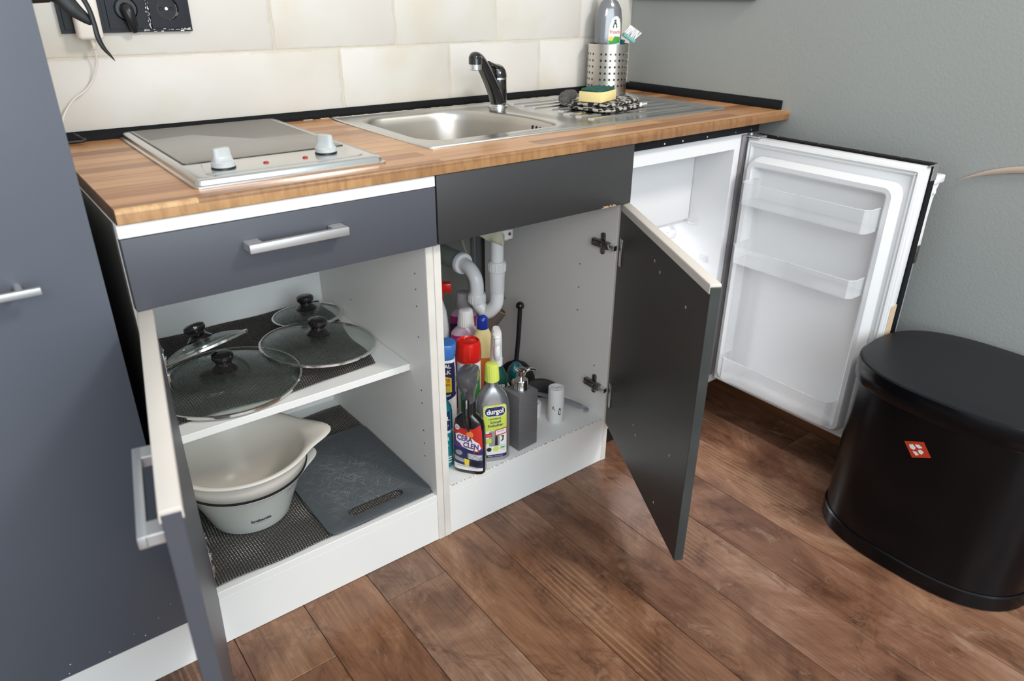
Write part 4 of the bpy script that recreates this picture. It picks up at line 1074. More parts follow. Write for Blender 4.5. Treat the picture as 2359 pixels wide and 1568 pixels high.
bm = B(); box(bm, .9560, .9625, DT-.014, DT-.0002, .06, .795); box(bm, .9650, .9745, DT-.012, DT-.0002, .06, .795); obj('metal_profile', bm, M_['plate'], label='vertical zinc profile on the wall behind the siphon', category='profile')

# ================================================================ CLEANING THINGS IN THE SINK CABINET
Z2 = PH2+.0004
def cap_ribbed(bm, r0, r1, z0, z1, n=28, M=None):
    loops = []
    for z, r, d in ((z0, r0, 0), (z0+.001, r0, .0006), (z1-.003, r1, .0006), (z1-.001, r1-.0005, 0), (z1, r1-.002, 0)):
        loops.append([Vector(((r+d*math.cos(n*2*PI*i/(4*n)))*math.cos(2*PI*i/(4*n)), (r+d*math.cos(n*2*PI*i/(4*n)))*math.sin(2*PI*i/(4*n)), z)) for i in range(4*n)])
    loft(bm, loops, M=M)
# black glossy hob cleaner with trigger
b = Bottle('cleaner_bottle', 'flat black hob cleaner bottle with red and purple label, foremost in the sink cabinet', (.588, .0255, Z2), -52,
           [(0, .034, .0165, 3.2), (.004, .0365, .018, 3.2), (.05, .0362, .018, 3.2), (.11, .0345, .017, 3.0), (.130, .031, .0165, 2.8), (.140, .023, .0155, 2.4), (.147, .0150, .0145, 2.1), (.152, .0135, .0135, 2)], M_['blackgloss']); b.zs = 1.10
bm = B(); cap_ribbed(bm, .0145, .0140, .146, .176, 20); obj('collar', bm, M_['black'], b.root, world=False)
bm = B(); loft(bm, [[Vector((p.x*1, p.y+o_y, p.z)) for p in sup(a, c, 2.6, z, 28)] for z, a, c, o_y in ((.174, .012, .012, 0), (.190, .0125, .0135, 0), (.205, .0165, .019, -.001), (.222, .021, .030, -.003), (.240, .0225, .036, -.004), (.249, .0205, .035, -.004), (.252, .016, .028, -.004))])
tr = obj('spray_head', bm, M_['smoke'], b.root, world=False, label='smoky grey spray head')
bm = B(); tube(bm, [(-.002, -.014, .185), (-.001, -.021, .170), (.001, -.027, .150), (.003, -.028, .132), (.004, -.025, .120), (.004, -.023, .113)], [.0065, .0075, .0065, .0050, .0042, .0025], 12, flat=.8); obj('trigger', bm, M_['blackgloss'], b.root, world=False, label='black trigger lever')
L = b.patch([(-.033, .008), (.033, .008), (.0335, .05), (.031, .10), (.028, .116), (.012, .106), (-.012, .106), (-.028, .116), (-.031, .10), (-.0335, .05)], M_['navy'], .0004)
b.patch([(-.0325, .062), (.0330, .056), (.031, .10), (.028, .115), (.012, .1055), (-.012, .1055), (-.028, .115), (-.031, .10)], M_['purple'], .0006, 'print', L)
b.patch([(-.026, .082), (.002, .070), (.0325, .062), (.031, .10), (.028, .115), (.012, .1055), (-.012, .1055), (-.028, .115), (-.030, .104), (-.028, .09)], M_['redp'], .0008, 'print', L)
b.patch(circ(.006, .093, .008), M_['orange'], .0010, 'print', L)
b.patch(circ(-.023, .106, .0058), M_['print_w'], .0010, 'print', L); b.text('2x', .008, -.023, .106, M_['print_k'], .0013, parent=L)
b.patch([(-.027, .090), (-.020, .094), (-.004, .090), (.012, .084), (.016, .080), (.026, .074), (.030, .0625), (.022, .0555), (.004, .058), (-.012, .064), (-.016, .070), (-.026, .076)], M_['print_w'], .0012, 'print', L)
b.text('CERA', .0165, -.006, .0825, M_['purple'], .0015, .0006, .86, -6, parent=L); b.text('CLEN', .0165, .008, .067, M_['purple'], .0015, .0006, .86, -6, parent=L)
b.text('5-1', .0105, .020, .0560, M_['redp'], .0015, .0004, parent=L)
b.patch([(.0, .050), (.032, .047), (.032, .034), (.0, .037)], mat('grey_print', (.30, .31, .34), .4), .0006, 'print', L)
for k in range(4): b.patch([(.003, .0475-k*.003), (.030-k*2e-3, .0450-k*.003), (.030-k*2e-3, .0438-k*.003), (.003, .0463-k*.003)], M_['print_w'], .0009, 'print', L)
b.patch(circ(-.020, .048, .0085, sy=.7), M_['plate'], .0006, 'print', L); b.patch(circ(.018, .026, .013, sy=.45), M_['print_k'], .0006, 'print', L)
b.patch([(-.031, .030), (-.008, .026), (-.008, .034), (-.031, .040)], M_['plate'], .0006, 'print', L)
b.patch([(-.008, .036), (.004, .034), (.003, .019), (-.007, .021)], M_['yellowp'], .0009, 'print', L)
b.patch([(-.033, .0085), (.0325, .0085), (.0330, .0155), (-.0333, .0225)], M_['print_w'], .0006, 'print', L)
b.text('REINIGUNG & PROTECTION', .0038, 0, .0165, M_['print_k'], .0009, rot=-3, parent=L)
# silver descaler with lime cap
b = Bottle('descaler_bottle', 'silver descaler bottle with ribbed lime green cap and navy durgol-style oval on a green label'.replace('durgol-style ', ''), (.6560, .036, Z2), -24,
           [(0, .035, .0200, 3), (.004, .0385, .022, 3), (.05, .0392, .0225, 3), (.125, .0392, .0225, 3), (.150, .0365, .0215, 2.7), (.170, .0295, .019, 2.4), (.183, .018, .0150, 2.1), (.189, .0125, .0125, 2), (.2, .0120, .0120, 2)], M_['silver'])
bm = B(); cap_ribbed(bm, .0162, .0138, .200, .240, 22); obj('cap', bm, M_['lime'], b.root, world=False, label='ribbed lime green cap')
L = b.patch(rr2(-.024, .0285, .012, .148, .008), M_['print_w'], .0004)
b.patch([(-.024, .083), (.0285, .083), (.0285, .140), (.0262, .1455), (.0205, .148), (-.016, .148), (-.0217, .1455), (-.024, .140)], M_['labelgreen'], .0006, 'print', L)
b.patch(rr2(-.0215, .0262, .1195, .1445, .0105), M_['print_w'], .0008, 'print', L); b.patch(rr2(-.0203, .0250, .1208, .1432, .0098), M_['navy'], .0010, 'print', L)
b.text('durgol', .0165, .0022, .1318, M_['print_w'], .0013, .0006, .90, 3, parent=L); b.patch(circ(.004, .1425, .0022), M_['redp'], .0013, 'print', L)
b.text('UNIVERSAL', .0058, .002, .1135, M_['navy'], .0009, .0001, rot=3, parent=L); b.text('Schnell', .0088, .003, .1050, M_['navy'], .0009, .0002, rot=3, parent=L); b.text('Entkalker', .0092, .003, .0965, M_['navy'], .0009, .0002, rot=3, parent=L)
b.patch(rr2(-.012, .012, .042, .082, .004), M_['plate'], .0006, 'print', L); b.patch([(.001, .044), (.008, .044), (.007, .070), (.002, .070)], M_['print_k'], .0008, 'print', L)
b.patch([(.015, .052), (.021, .056), (.022, .068), (.016, .068), (.016, .065), (.019, .065), (.0185, .058), (.015, .055)], M_['print_k'], .0008, 'print', L)
b.patch([(-.024, .066), (-.006, .068), (-.006, .078), (-.024, .075)], M_['redp'], .0010, 'print', L); b.text('Neutral', .0042, -.015, .0715, M_['print_w'], .0012, rot=4, parent=L)
b.patch([(.002, .068), (.028, .073), (.028, .089), (.002, .085)], M_['redp'], .0012, 'print', L); b.patch([(.0032, .0715), (.027, .0755), (.027, .0865), (.0032, .0830)], M_['print_w'], .0014, 'print', L); b.text('100 JAHRE', .0038, .014, .0805, M_['print_k'], .0017, rot=8, parent=L)
b.patch([(-.024, .050), (-.007, .052), (-.007, .064), (-.024, .062)], M_['labelgreen'], .0010, 'print', L)
b.patch(circ(-.012, .034, .0055), M_['print_k'], .0008, 'print', L); b.patch(circ(.004, .0345, .0068), M_['lime'], .0008, 'print', L)
b.patch(circ(.0195, .037, .0068), M_['lgreen'], .0008, 'print', L); b.patch(circ(.0195, .037, .0061), M_['print_w'], .0010, 'print', L); b.patch(circ(.0195, .037, .005, sy=.4), M_['lgreen'], .0012, 'print', L)
b.patch([(-.024, .012), (.0285, .012), (.0285, .0195), (-.024, .0195)], M_['navy'], .0008, 'print', L); b.text('750 ml · durgol.com', .0042, .002, .0158, M_['print_w'], .0011, parent=L)
# square soap dispenser
sd = thing('soap_dispenser', 'square brushed grey soap dispenser with chrome pump, right of the silver bottle', 'soap dispenser', (.7425, .0425, Z2), 4)
bm = B(); box(bm, -.029, .029, -.027, .027, 0, .144, .0022, 2); obj('body', bm, mat('brushed_grey_resin', (.135, .132, .135), .42, bump=.3, bscale=60, stretch=(2, 2, 20), var=.15, vscale=30), sd, world=False)
bm = B(); lathe(bm, [(0, .144), (.0165, .144), (.0165, .149), (.0158, .150), (.0158, .168), (.014, .170), (0, .170)], 36); cylM = None; cyl(bm, .0045, .168, .184, 16)
obj('pump_collar', bm, M_['chrome'], sd, world=False, label='chrome pump collar')
bm = B(); loft(bm, [sup(.0095, .0095, 2.2, .180, 24), sup(.011, .0115, 2.2, .186, 24), sup(.012, .014, 2.4, .194, 24, .001), sup(.009, .011, 2.4, .1965, 24, .002)])
tube(bm, [(.004, -.002, .189), (.018, -.007, .192), (.030, -.011, .189), (.033, -.012, .185)], [.0065, .0058, .0045, .0035], 12, flat=.7)
obj('pump_head', bm, M_['chrome'], sd, world=False, label='chrome pump spout')
# white garbage bag roll
rl = thing('bag_roll', 'upright white roll of garbage bags right of the soap dispenser', 'bag roll', (.872, .066, Z2), -30)
bm = B(); prof = [(.0055, .060), (.0055, .0935), (.0075, .0945), (.010, .0930), (.012, .0945), (.0145, .0930), (.0165, .0945), (.0192, .0940), (.0199, .091), (.0203, .05), (.0197, .003), (.018, 0), (0, 0)]
lathe(bm, prof, 40); obj('roll', bm, M_['bag'], rl, world=False, angle=60)
def rollprint(pts):
    b_ = B(); fill2d(b_, [[Vector((x, z, 0)) for x, z in pts]])
    for v in b_.verts: a = v.co.x/.0205; v.co = Vector((.0207*math.sin(a), -.0207*math.cos(a), v.co.y))
    return obj('print', b_, M_['print_k'], rl, world=False)
rollprint([(.0025, .028), (.0085, .025), (.0092, .043), (.0040, .046)]); 
b_ = B(); fill2d(b_, [[Vector((x, z, 0)) for x, z in [(.0042, .0305), (.0072, .0290), (.0077, .0405), (.0050, .0420)]]])
for v in b_.verts: a = v.co.x/.0205; v.co = Vector((.0210*math.sin(a), -.0210*math.cos(a), v.co.y))
obj('print', b_, M_['bag'], rl, world=False)
for p in ([(-.014, .048), (-.012, .0485), (-.004, .040), (-.005, .039)], [(-.013, .041), (-.0118, .0405), (-.008, .051), (-.009, .052)]): rollprint(p)
bm = B(); lathe(bm, [(0, 0), (.018, 0), (.0185, .002), (.0185, .034), (.017, .036), (.006, .036), (.006, .03), (0, .03)], 32, T(.845, .118, Z2))
obj('bag_roll', bm, M_['bag'], label='short white bag roll standing behind between dispenser and tall roll', category='bag roll')
# red capped tin
b = Bottle('scouring_tin', 'round white container with big red cap behind the black cleaner bottle', (.672, .148, Z2), -30, [(0, .026, .026, 2), (.002, .0275, .0275, 2), (.198, .0275, .0275, 2), (.202, .024, .024, 2)], M_['wplastic'])
bm = B(); lathe(bm, [(.0265, .198), (.0285, .200), (.0295, .215), (.0285, .236), (.026, .246), (.0235, .248), (.022, .244), (.012, .2455), (0, .2465)], 40); obj('cap', bm, M_['redcap'], b.root, world=False, label='glossy red cap')
L = b.patch([(-.022, .03), (.024, .03), (.024, .168), (-.022, .168)], M_['lgreen'], .0004); b.patch([(-.022, .15), (.024, .156), (.024, .172), (-.022, .17)], M_['redp'], .0006, 'print', L)
# white trigger spray with dark green label
b = Bottle('spray_bottle', 'dark green labelled spray bottle with white trigger head', (.730, .120, Z2), -32,
           [(0, .028, .017, 3), (.004, .030, .019, 3), (.12, .030, .019, 3), (.15, .027, .018, 2.6), (.172, .016, .014, 2.2), (.180, .0125, .0125, 2), (.186, .0125, .0125, 2)], M_['dgreen'])
bm = B(); cyl(bm, .0148, .178, .197, 28, bev=.001)
loft(bm, [[Vector((p.x, p.y+o_y, p.z)) for p in sup(a, c, 2.5, z, 28)] for z, a, c, o_y in ((.196, .0138, .0145, 0), (.215, .0135, .0155, 0), (.235, .0130, .0195, -.004), (.252, .0125, .026, -.009), (.266, .0115, .024, -.008), (.272, .008, .016, -.004))])
tr = obj('spray_head', bm, M_['wplastic'], b.root, world=False, label='white spray head')
bm = B(); tube(bm, [(0, -.022, .250), (0, -.027, .236), (0, -.029, .220), (0, -.025, .204)], [.006, .0085, .0085, .006], 14, flat=.9)
box(bm, -.006, .006, -.040, -.030, .247, .262, .002, 2); obj('trigger', bm, M_['wplastic'], tr, world=False)
L = b.patch(rr2(-.026, .027, .02, .150, .006), M_['dgreen'], .0004)
b.text('ULTRA', .0165, .006, .128, M_['print_w'], .0007, .0004, parent=L); b.text('FRISCH', .0085, .008, .113, M_['print_w'], .0007, parent=L)
b.patch([(.0, .099), (.025, .102), (.025, .105), (.0, .102)], M_['print_w'], .0007, 'print', L)
# yellow bottle with blue cap
b = Bottle('yellow_bottle', 'pale yellow bottle with shiny blue cap under the siphon bend', (.7505, .203, Z2), -33,
           [(0, .032, .019, 3), (.004, .034, .021, 3), (.17, .034, .021, 3), (.195, .031, .020, 2.6), (.215, .023, .018, 2.3), (.232, .0155, .0145, 2), (.238, .0125, .0125, 2)], M_['yellowb'])
bm = B(); lathe(bm, [(0, .236), (.0142, .236), (.0142, .257), (.0132, .262), (.010, .2665), (.005, .2685), (0, .269)], 32); obj('cap', bm, M_['bluecap'], b.root, world=False, label='shiny blue cap')
b.patch(rr2(-.026, .026, .05, .165, .006), M_['orange'], .0004)
# pink refills
def pink(label, loc, rot, capm, caplab, h, liq, wide, strip_=False):
    S = [(0, wide*.9, wide*.55, 3), (.005, wide, wide*.62, 3), (liq-.05, wide, wide*.62, 3), (liq, wide*.90, wide*.58, 2.8)]
    S2 = [(liq+.0002, wide*.90, wide*.58, 2.8), (liq+(h-liq)*.4, wide*.74, wide*.52, 2.5), (liq+(h-liq)*.8, wide*.52, wide*.45, 2.1), (h, .016, .016, 2)]
    b = Bottle('refill_bottle', label, loc, rot, S, M_['pinkliq'])
    bm = B(); loft(bm, [sup(a, c, n, z, 40) for z, a, c, n in S2]); obj('empty_top', bm, M_['clearpink'], b.root, world=False, label='clear empty top of the bottle')
    bm = B(); cap_ribbed(bm, .0205, .0165, h-.001, h+.040, 26); obj('cap', bm, capm, b.root, world=False, label=caplab)
    if strip_: b.patch([(-wide*.9, liq-.055), (-wide*.1, liq-.045), (-wide*.1, liq-.012), (-wide*.9, liq-.022)], M_['navy'], .0005); b.text('~', .02, -wide*.5, liq-.03, M_['print_w'], .0009)
    return b
pink('magenta refill bottle with white ribbed cap left of the yellow bottle', (.744, .264, Z2), -34, M_['wplastic'], 'white ribbed cap', .225, .203, .0405)
pink('magenta refill bottle with grey ribbed cap furthest back in the sink cabinet', (.792, .345, Z2), -34, M_['greycap'], 'grey ribbed cap', .232, .212, .038, True)
b = Bottle('trigger_spray', 'white spray bottle with red trigger head at the far left of the sink cabinet', (.702, .325, Z2), -34,
           [(0, .024, .018, 3), (.004, .027, .020, 3), (.20, .027, .020, 3), (.25, .022, .018, 2.4), (.28, .013, .013, 2), (.288, .013, .013, 2)], M_['wplastic'])
bm = B(); cyl(bm, .0155, .282, .296, 24, bev=.001)
loft(bm, [[Vector((p.x+o_y, p.y, p.z)) for p in sup(a, c, 2.6, z, 28)] for z, a, c, o_y in ((.294, .016, .014, 0), (.315, .0165, .014, .001), (.328, .014, .0130, .002), (.335, .008, .008, .002))])
box(bm, .010, .036, -.010, .010, .301, .325, .004, 2)
obj('spray_head', bm, M_['redcap'], b.root, world=False, label='red spray head')
# blue capped powder tub
b = Bottle('water_softener_tub', 'white and blue tub with light blue lid and yellow sticker at the left panel', (.590, .128, Z2), -33,
           [(0, .026, .019, 3.5), (.004, .028, .021, 3.5), (.21, .028, .021, 3.5), (.235, .027, .0205, 3.2), (.240, .024, .019, 3)], M_['wplastic'])
bm = B(); loft(bm, [sup(a, c, 3, z, 40) for z, a, c in ((.238, .0255, .0200), (.250, .028, .0225), (.262, .0295, .0235), (.272, .0295, .0235), (.2745, .028, .022))]); obj('lid', bm, M_['lbluecap'], b.root, world=False, label='light blue lid')
L = b.patch([(-.0265, .120), (.0270, .150), (.0270, .232), (-.0265, .232)], M_['navy'], .0004)
b.patch([(-.024, .160), (.018, .160), (.018, .196), (-.010, .203), (-.024, .198)], M_['yellowp'], .0007, 'print', L)
b.text('GRATIS', .0125, -.004, .1895, M_['redp'], .0011, .0003, .9, parent=L); b.text('WASCHEN', .0085, -.003, .179, M_['redp'], .0011, .0002, .85, parent=L); b.text('2 in 1 gratis', .004, -.003, .169, M_['print_k'], .0011, parent=L)
b.text('FINAL', .0125, .001, .224, M_['print_w'], .0009, .0005, parent=L); b.text('KALK', .0125, .001, .210, M_['print_w'], .0009, .0005, parent=L)
b.text('vollspüler', .0085, -.0, .149, M_['print_w'], .0009, .0002, rot=18, parent=L)
# teal limescale bottle
b = Bottle('limescale_bottle', 'teal limescale remover bottle half hidden behind the cabinet panel edge', (.5475, .082, Z2), -40,
           [(0, .025, .0165, 3.2), (.004, .0275, .0175, 3.2), (.135, .0275, .0175, 3.2), (.150, .026, .018, 2.8), (.165, .018, .0155, 2.3), (.175, .0125, .0125, 2), (.190, .012, .012, 2)], M_['teal'])
L = b.patch([(-.027, .092), (.028, .096), (.028, .146), (-.027, .144)], M_['navy'], .0004)
b.patch([(-.027, .088), (.028, .092), (.028, .098), (-.027, .094)], M_['print_w'], .0006, 'print', L); b.text('ANTIKAL', .0135, .000, .128, M_['print_w'], .0008, .0005, .86, parent=L); b.text('EXPERT', .0062, .013, .108, M_['print_w'], .0008, rot=14, parent=L)
b.text('FRISCH', .0120, .002, .076, M_['print_w'], .0008, .0003, parent=L); b.text('GELB', .0088, .010, .060, M_['print_w'], .0008, .0002, parent=L)
for z in (.014, .021, .027): b.patch([(-.020, z), (.026, z), (.026, z+.003), (-.020, z+.003)], M_['print_w'], .0006, 'print', L)
# plunger
pl = thing('plunger', 'black plunger with ball-ended stick standing at the back right', 'plunger', (.9180, .285, Z2))
bm = B(); lathe(bm, [(.050, 0), (.053, .002), (.052, .012), (.045, .030), (.032, .046), (.018, .054), (.010, .060), (0, .060)], 48, T(.918, .285, Z2)); obj('cup', bm, M_['rubber'], pl, label='black rubber cup')
bm = B(); tube(bm, [(.918, .285, Z2+.055), (.932, .293, .26), (.940, .298, .335)], .0062, 14); obj('stick', bm, M_['black'], pl)
bm = B(); lathe(bm, [(0, -.0115)]+[(.0115*math.cos(R(a)), .0115*math.sin(R(a))) for a in range(-75, 90, 15)]+[(0, .0115)], 24, T(.941, .299, .342)); obj('ball', bm, M_['blackgloss'], pl)
# hand brush: black bristle head with grey handle
hbr = thing('hand_brush', 'hand brush with black half-round head and blue-grey handle with hanging hook', 'brush', (.92, .14, Z2))
bm = B()
P = [(.872, .195, .150), (.898, .168, .150), (.920, .135, .147), (.945, .095, .1425), (.960, .066, .1370)]
tube(bm, P, [.004, .008, .010, .0115, .0095], 14, 6, flat=.35, up=(0, 0, 1))
for s_ in (0, 1): pass
tube(bm, [(.956, .072, .1375), (.964, .058, .136), (.966, .050, .1355), (.960, .045, .1355), (.953, .050, .136)], [.004, .0035, .003, .003, .0025], 10, 5)
obj('handle', bm, M_['greytool'], hbr, label='blue-grey plastic handle')
bm = B(); lp = []
for k in range(25):
    a = PI*k/24; lp.append(Vector((.058*math.cos(a), .047*math.sin(a)**.8, 0)))
Mq = T(.9150, .180, .1305) @ RZ(-38) @ RX(78)
loft(bm, [[Vector((p.x*f, p.y*f, z)) for p in lp] for z, f in ((-.009, .9), (-.006, 1), (.006, 1), (.009, .9))], M=Mq)
obj('head', bm, M_['rubber'], hbr, label='black half-round head')
# teal wand
wn = thing('dish_wand', 'dish wand with round teal head on a beige handle behind the soap dispenser', 'dish wand', (.798, .130, Z2))
bm = B(); loops = [[Vector((.795+p.x, .130+p.y, p.z)) for p in sup(a, a*.8, 2.2, z, 28)] for z, a in ((.236, .006), (.240, .015), (.252, .0195), (.266, .0205), (.279, .017), (.288, .009))]
loft(bm, loops); obj('head', bm, M_['tealt'], wn, label='glossy teal head')
bm = B(); tube(bm, [(.788, .124, .262), (.782, .120, .245), (.788, .118, .225), (.796, .120, .20), (.800, .126, .165), (.798, .130, Z2+.006)], [.003, .006, .007, .007, .0065, .006], 12); obj('handle', bm, M_['beige'], wn, label='beige handle')
# cardboard tube
ct = thing('cardboard_tube', 'cardboard tube leaning behind the siphon with its open end up', 'tube', (.95, .40, .28))
c0, c1 = Vector((.944, .396, .300)), Vector((.84, .455, .1395))
Mt = T(*c0) @ (c0-c1).to_track_quat('Z', 'Y').to_matrix().to_4x4(); Lt = (c0-c1).length
bm = B(); lathe(bm, [(.0215, -.0004), (.0245, -.0004), (.0245, -Lt), (.0215, -Lt), (.0215, -.0004)], 36, Mt); tb = obj('tube_wall', bm, M_['cardboard'], ct)
bm = B(); lathe(bm, [(.0210, -.0003), (.0210, .0008), (.0250, .0008), (.0250, -.0003)], 36, Mt); obj('cut_end', bm, M_['cardcut'], ct, label='pale cut end')
bm = B(); tube(bm, [(.955, .405, .318), (.962, .400, .330), (.968, .398, .322)], [.003, .006, .003], 10, flat=.4); obj('green_clip', bm, M_['green'], ct, label='light green tip behind the tube end')

# ================================================================ FRIDGE
fr = thing('fridge', 'white built-in fridge with open door under the right end of the worktop', 'fridge', (1.21, .2, .05))
X0, X1 = .9935, 1.4285
bm = B(); cx0, cx1, cz0, cz1, cy = 1.004, 1.366, .130, .748, .43
box(bm, X0, cx0, .002, .50, .09, .7835, .001, 1); box(bm, cx1, X1, .002, .50, .09, .7835, .001, 1); box(bm, cx0, cx1, .002, .50, cz1, .7835, 0); box(bm, cx0, cx1, .002, .50, .09, cz0, 0); box(bm, cx0, cx1, cy, .50, cz0, cz1)
obj('body', bm, M_['fridge'], fr)
bm = B(); box(bm, X0+.002, X1-.002, .05, .49, .001, .0895); obj('plinth', bm, M_['black'], fr, label='dark recessed plinth')
bm = B(); box(bm, X0, X1+.004, -.012, .0015, .7865, .8048, .0008, 1); rlb = obj('top_bar', bm, M_['strip'], fr, label='black bar under the worktop')
for x in (1.09, 1.15, 1.235, 1.34, 1.40):
    bm = B(); cyl(bm, .0022, 0, .0010, 10, T(x, -.012, .793) @ RX(90)); obj('screw', bm, M_['chrome'], rlb)
bm = B(); box(bm, cx0+.002, cx1-.001, .116, .128, .548, .712, .003, 2)
fp = obj('freezer_flap', bm, M_['fridge'], fr, label='flat white freezer flap')
bm = B(); box(bm, cx0+.001, cx1-.0005, .105, .128, .7125, .7475, .002, 2); obj('flap_frame', bm, M_['fridge'], fr)
bm = B(); box(bm, cx0+.001, cx1-.0005, .129, .428, .535, .547, .002, 1); obj('freezer_floor', bm, M_['fridge'], fr)
bm = B(); lathe(bm, [(0, .010), (.014, .010), (.018, .007), (.021, 0), (.032, -.0003)], 32, T(cx1-.0004, .175, .497) @ RY(-90)); di = obj('thermostat_dial', bm, M_['fridge'], fr)
bm = B(); cyl(bm, .0022, 0, .0007, 12, T(cx1-.0100, .175, .497) @ RY(-90)); obj('screw', bm, M_['hinge'], di)
for y, z in ((.100, .545), (.055, .455), (.055, .28)):
    bm = B(); box(bm, cx1-.005, cx1-.0002, y-.014, y+.014, z-.008, z+.008, .002, 2); box(bm, cx1-.009, cx1-.004, y-.010, y+.010, z-.006, z-.002, .001, 1); obj('shelf_support', bm, M_['clear'], fr)
bm = B(); box(bm, cx1+.0200, cx1+.0335, -.0035, .0018, .118, .780, .0015, 2); obj('door_seal_line', bm, M_['gapgrey'], fr, label='dark grey seal gap along the hinge side')
ll = bpy.data.lights.new('fridge_lamp', 'AREA'); ll.shape = 'RECTANGLE'; ll.size = .05; ll.size_y = .09; ll.energy = 1.3; ll.color = (.95, .97, 1)
lo = bpy.data.objects.new('fridge_lamp', ll); C.objects.link(lo); lo.location = (1.20, .30, .533)
bm = B(); box(bm, 1.170, 1.230, .250, .350, .5335, .5348); obj('lamp_cover', bm, M_['wplastic'], fr)
bm = B(); box(bm, cx0+.002, cx1-.002, .12, .425, .298, .303, .001, 1); obj('glass_shelf', bm, M_['clear'], fr)
# open door, hinged at the right, folded back 90 degrees
DX, Y0, Y1, DZ0, DZ1 = 1.402, -.430, -.006, .107, .7745
bm = B(); box(bm, DX, DX+.030, Y0, Y1, DZ0, DZ1, .004, 2); dr = obj('door', bm, M_['fridge'], fr, label='open fridge door')
bm = B(); box(bm, DX+.0302, DX+.0500, Y0-.003, Y1+.001, DZ0-.004, DZ1+.004, .0008, 1); obj('decor_panel', bm, M_['strip'], dr, label='black outer decor panel')
bm = B(); box(bm, DX+.0295, DX+.0505, Y0-.0042, Y0-.003, DZ1-.03, DZ1+.0045); box(bm, DX+.006, DX+.0505, Y0-.0040, Y0-.0005, DZ1+.0008, DZ1+.0030); obj('trim_corner', bm, M_['plate'], dr)
for y in (-.06, -.17, -.27, -.36):
    bm = B(); cyl(bm, .0030, DZ1+.004, DZ1+.0058, 10, T(DX+.040, y, 0)); obj('screw', bm, M_['hinge'], dr)
bm = B(); box(bm, DX-.004, DX+.028, -.040, .004, DZ1+.0005, DZ1+.0055, .001, 1); cyl(bm, .005, DZ1, DZ1+.010, 14, T(DX+.010, -.006, 0)); obj('hinge', bm, M_['plate'], dr, label='metal hinge plate on the door top')
def yz(loop, x): return [Vector((x, p.x, p.y)) for p in loop]
g0 = rrect(Y0+.004, Y1-.004, DZ0+.004, DZ1-.004, .008, 0, 4)
bm = B(); loft(bm, [yz(g0, DX+.001), yz(inset(g0, .001), DX-.005), yz(inset(g0, .005), DX-.0075), yz(inset(g0, .009), DX-.004), yz(inset(g0, .012), DX-.0065), yz(inset(g0, .016), DX-.003), yz(inset(g0, .018), DX+.001)], False, False)
obj('gasket', bm, M_['gasket'], dr)
l0 = rrect(-.402, -.030, .128, .738, .030, 0, 8)
bm = B(); loft(bm, [yz(l0, DX+.001), yz(inset(l0, .002), DX-.014), yz(inset(l0, .006), DX-.030), yz(inset(l0, .010), DX-.034), yz(inset(l0, .020), DX-.034), yz(inset(l0, .024), DX-.030), yz(inset(l0, .027), DX-.008), yz(rrect(-.402+.034, -.030-.034, .128+.034, .738-.034, .012, 0, 8), DX-.004)], False, True)
obj('liner', bm, M_['fridge'], dr)
def doorbin(z0, z1, xf, yy0=-.3745, yy1=-.0565, label=None):
    path = [(DX-.006, yy0), (xf+.020, yy0), (xf+.010, yy0+.002), (xf+.002, yy0+.010), (xf, yy0+.022), (xf, (yy0+yy1)/2), (xf, yy1-.022), (xf+.002, yy1-.010), (xf+.010, yy1-.002), (xf+.020, yy1), (DX-.006, yy1)]
    P = [Vector((x, y, 0)) for x, y in path]; n = len(P); inn = []
    for i, p in enumerate(P):
        t = (P[min(i+1, n-1)]-P[max(i-1, 0)]).normalized(); inn.append(p+Vector((t.y, -t.x, 0))*.0016)
    bm = B()
    for a, b_ in ((P, z0),):
        s = B(); vs = [[s.verts.new((q.x, q.y, z)) for q in L] for L, z in ((P, z0), (P, z1), (inn, z1), (inn, z0))]
        for A, D in zip(vs, vs[1:]+vs[:1]):
            for i in range(n-1): s.faces.new((A[i], A[i+1], D[i+1], D[i]))
        s.faces.new([v[0] for v in vs]); s.faces.new([v[-1] for v in vs][::-1])
        bmesh.ops.recalc_face_normals(s, faces=s.faces[:]); merge(bm, s)
    s = B(); fl_ = [s.verts.new((q.x, q.y, z0+.001)) for q in inn]; s.faces.new(fl_)
    r = bmesh.ops.extrude_face_region(s, geom=s.faces[:])
    for v in r['geom']:
        if isinstance(v, bmesh.types.BMVert): v.co.z += .0016
    bmesh.ops.recalc_face_normals(s, faces=s.faces[:]); merge(bm, s)
    # rolled lip
    for z in (z1-.001, ): tube(bm, [(q.x, q.y, z) for q in P], .0016, 6, smooth=False)
    return obj('door_bin', bm, M_['clear'], dr, label=label)
doorbin(.634, .686, 1.322, label='clear plastic upper door bin'); doorbin(.487, .530, 1.322, label='clear plastic middle door bin'); doorbin(.150, .215, 1.345, label='clear plastic bottom door bin')
bm = B(); xo = DX+.0502
box(bm, xo, xo+.046, -.434, -.414, .733, .750, .003, 2)
loft(bm, [[Vector((x+px, -.424+py, z)) for px, py in ((-w_/2, -.007), (w_/2, -.007), (w_/2, .007), (-w_/2, .007))] for z, x, w_ in ((.742, xo+.020, .036), (.722, xo+.013, .024), (.700, xo+.010, .017), (.660, xo+.009, .014), (.600, xo+.011, .014))])
cyl(bm, .0045, 0, .003, 16, T(xo+.014, -.431, .716) @ RX(90))
hd = obj('handle_bracket', bm, M_['wplastic'], dr, label='white handle bracket')
bm = B(); tube(bm, [(xo+.011, -.424, .655), (xo+.013, -.424, .62), (xo+.016, -.424, .585), (xo+.020, -.424, .566)], [.006, .007, .0075, .006], 12, flat=.7); box(bm, xo+.001, xo+.014, -.434, -.416, .560, .600, .003, 2); box(bm, xo+.006, xo+.018, -.430, -.418, .640, .665, .003, 2)
obj('clamp', bm, M_['hinge'], dr, label='worn metal clamp')
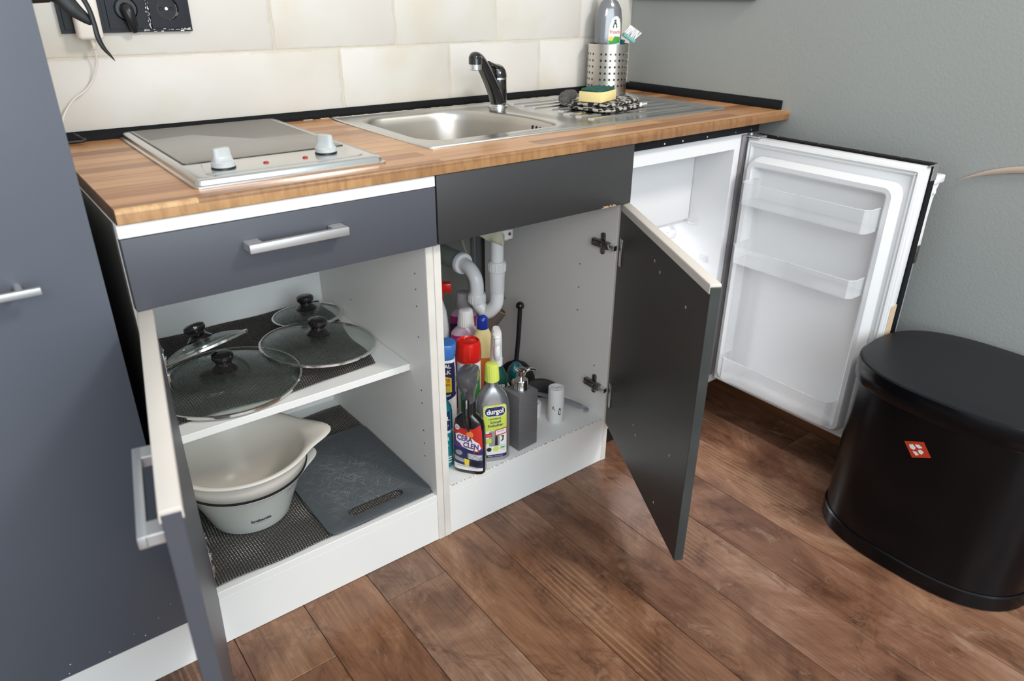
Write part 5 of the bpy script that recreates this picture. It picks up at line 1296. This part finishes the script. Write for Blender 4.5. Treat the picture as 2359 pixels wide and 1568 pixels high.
bm = B(); tube(bm, [(xo+.0075, -.425, .575), (xo+.0075, -.425, .40), (xo+.0075, -.425, .14)], .0065, 14); obj('handle_tube', bm, M_['greytool'], dr, label='grey tube handle')
bm = B(); box(bm, DX+.004, DX+.0295, Y0-.0015, Y0-.0003, DZ0+.002, .47, .0005, 1); obj('edge_strip', bm, M_['cardcut'], dr, label='brown strip along the lower free edge')

# ================================================================ BIN
bn = thing('waste_bin', 'tall black oval waste bin with matt lid and small red emblem, right', 'bin', (1.357, -.637, 0))
bxx, byy, A_, B_ = 1.355, -.650, .172, .2155
def bl_(s, z, n=2.7): return [Vector((bxx+p.x, byy+p.y, z)) for p in sup(A_+s, B_+s, n, 0, 96)]
bm = B(); loft(bm, [bl_(-.004, .001), bl_(.0, .003), bl_(.0, .034), bl_(-.003, .037)], True, False)
obj('base_ring', bm, M_['binm'], bn)
bm = B(); loft(bm, [bl_(-.004, .030), bl_(-.004, .380)], True, False); bnb = obj('body', bm, M_['binm'], bn)
bm = B(); loft(bm, [bl_(-.004, .364), bl_(-.0005, .3645), bl_(.0010, .367), bl_(.0005, .403), bl_(-.0010, .4075), bl_(-.005, .4100)], False, False)
ldb = obj('lid_rim', bm, M_['binm'], bn)
bm = B(); loft(bm, [bl_(-.0045, .4099), bl_(-.010, .4112), bl_(-.05, .4130), bl_(-.10, .4138)], False, True); obj('lid_top', bm, M_['binlid'], bn, label='matt black lid top')
bm = B()
def binsurf(y, off=.0): 
    q = min(1, abs((y-byy)/(B_-.004))); return bxx-(A_-.004)*(1-q**2.7)**(1/2.7)-off
def binpatch(pts, off):
    b_ = B(); fill2d(b_, [[Vector((y, z, 0)) for y, z in pts]])
    for v in b_.verts: v.co = Vector((binsurf(v.co.x, off), v.co.x, v.co.y))
    r = bmesh.ops.extrude_face_region(b_, geom=b_.faces[:])
    for v in r['geom']:
        if isinstance(v, bmesh.types.BMVert): v.co.x -= .0006
    bmesh.ops.recalc_face_normals(b_, faces=b_.faces[:]); return b_
q_ = [(-.6085, .301), (-.642, .317), (-.662, .291), (-.630, .2745)]
em = obj('emblem', binpatch(q_, .0003), M_['emblem'], bnb, label='small red tilted square emblem')
cq = (sum(p[0] for p in q_)/4, sum(p[1] for p in q_)/4)
e1 = Vector((-.0335, .016)); e2 = Vector((.021, .0265))
def eq(a, b_): return (cq[0]+e1.x*a+e2.x*b_, cq[1]+e1.y*a+e2.y*b_)
for pts in ([(-.32, .30), (-.12, .34), (-.05, .10), (-.18, -.02), (-.34, .08)], [(.0, .34), (.20, .30), (.30, .12), (.12, .08), (.02, .18)], [(-.30, -.10), (-.12, -.12), (-.06, -.32), (-.22, -.36)], [(.02, -.02), (.16, .0), (.26, -.14), (.10, -.30), (.0, -.2)]):
    obj('print', binpatch([eq(a, b_) for a, b_ in pts], .0011), M_['print_w'], em)
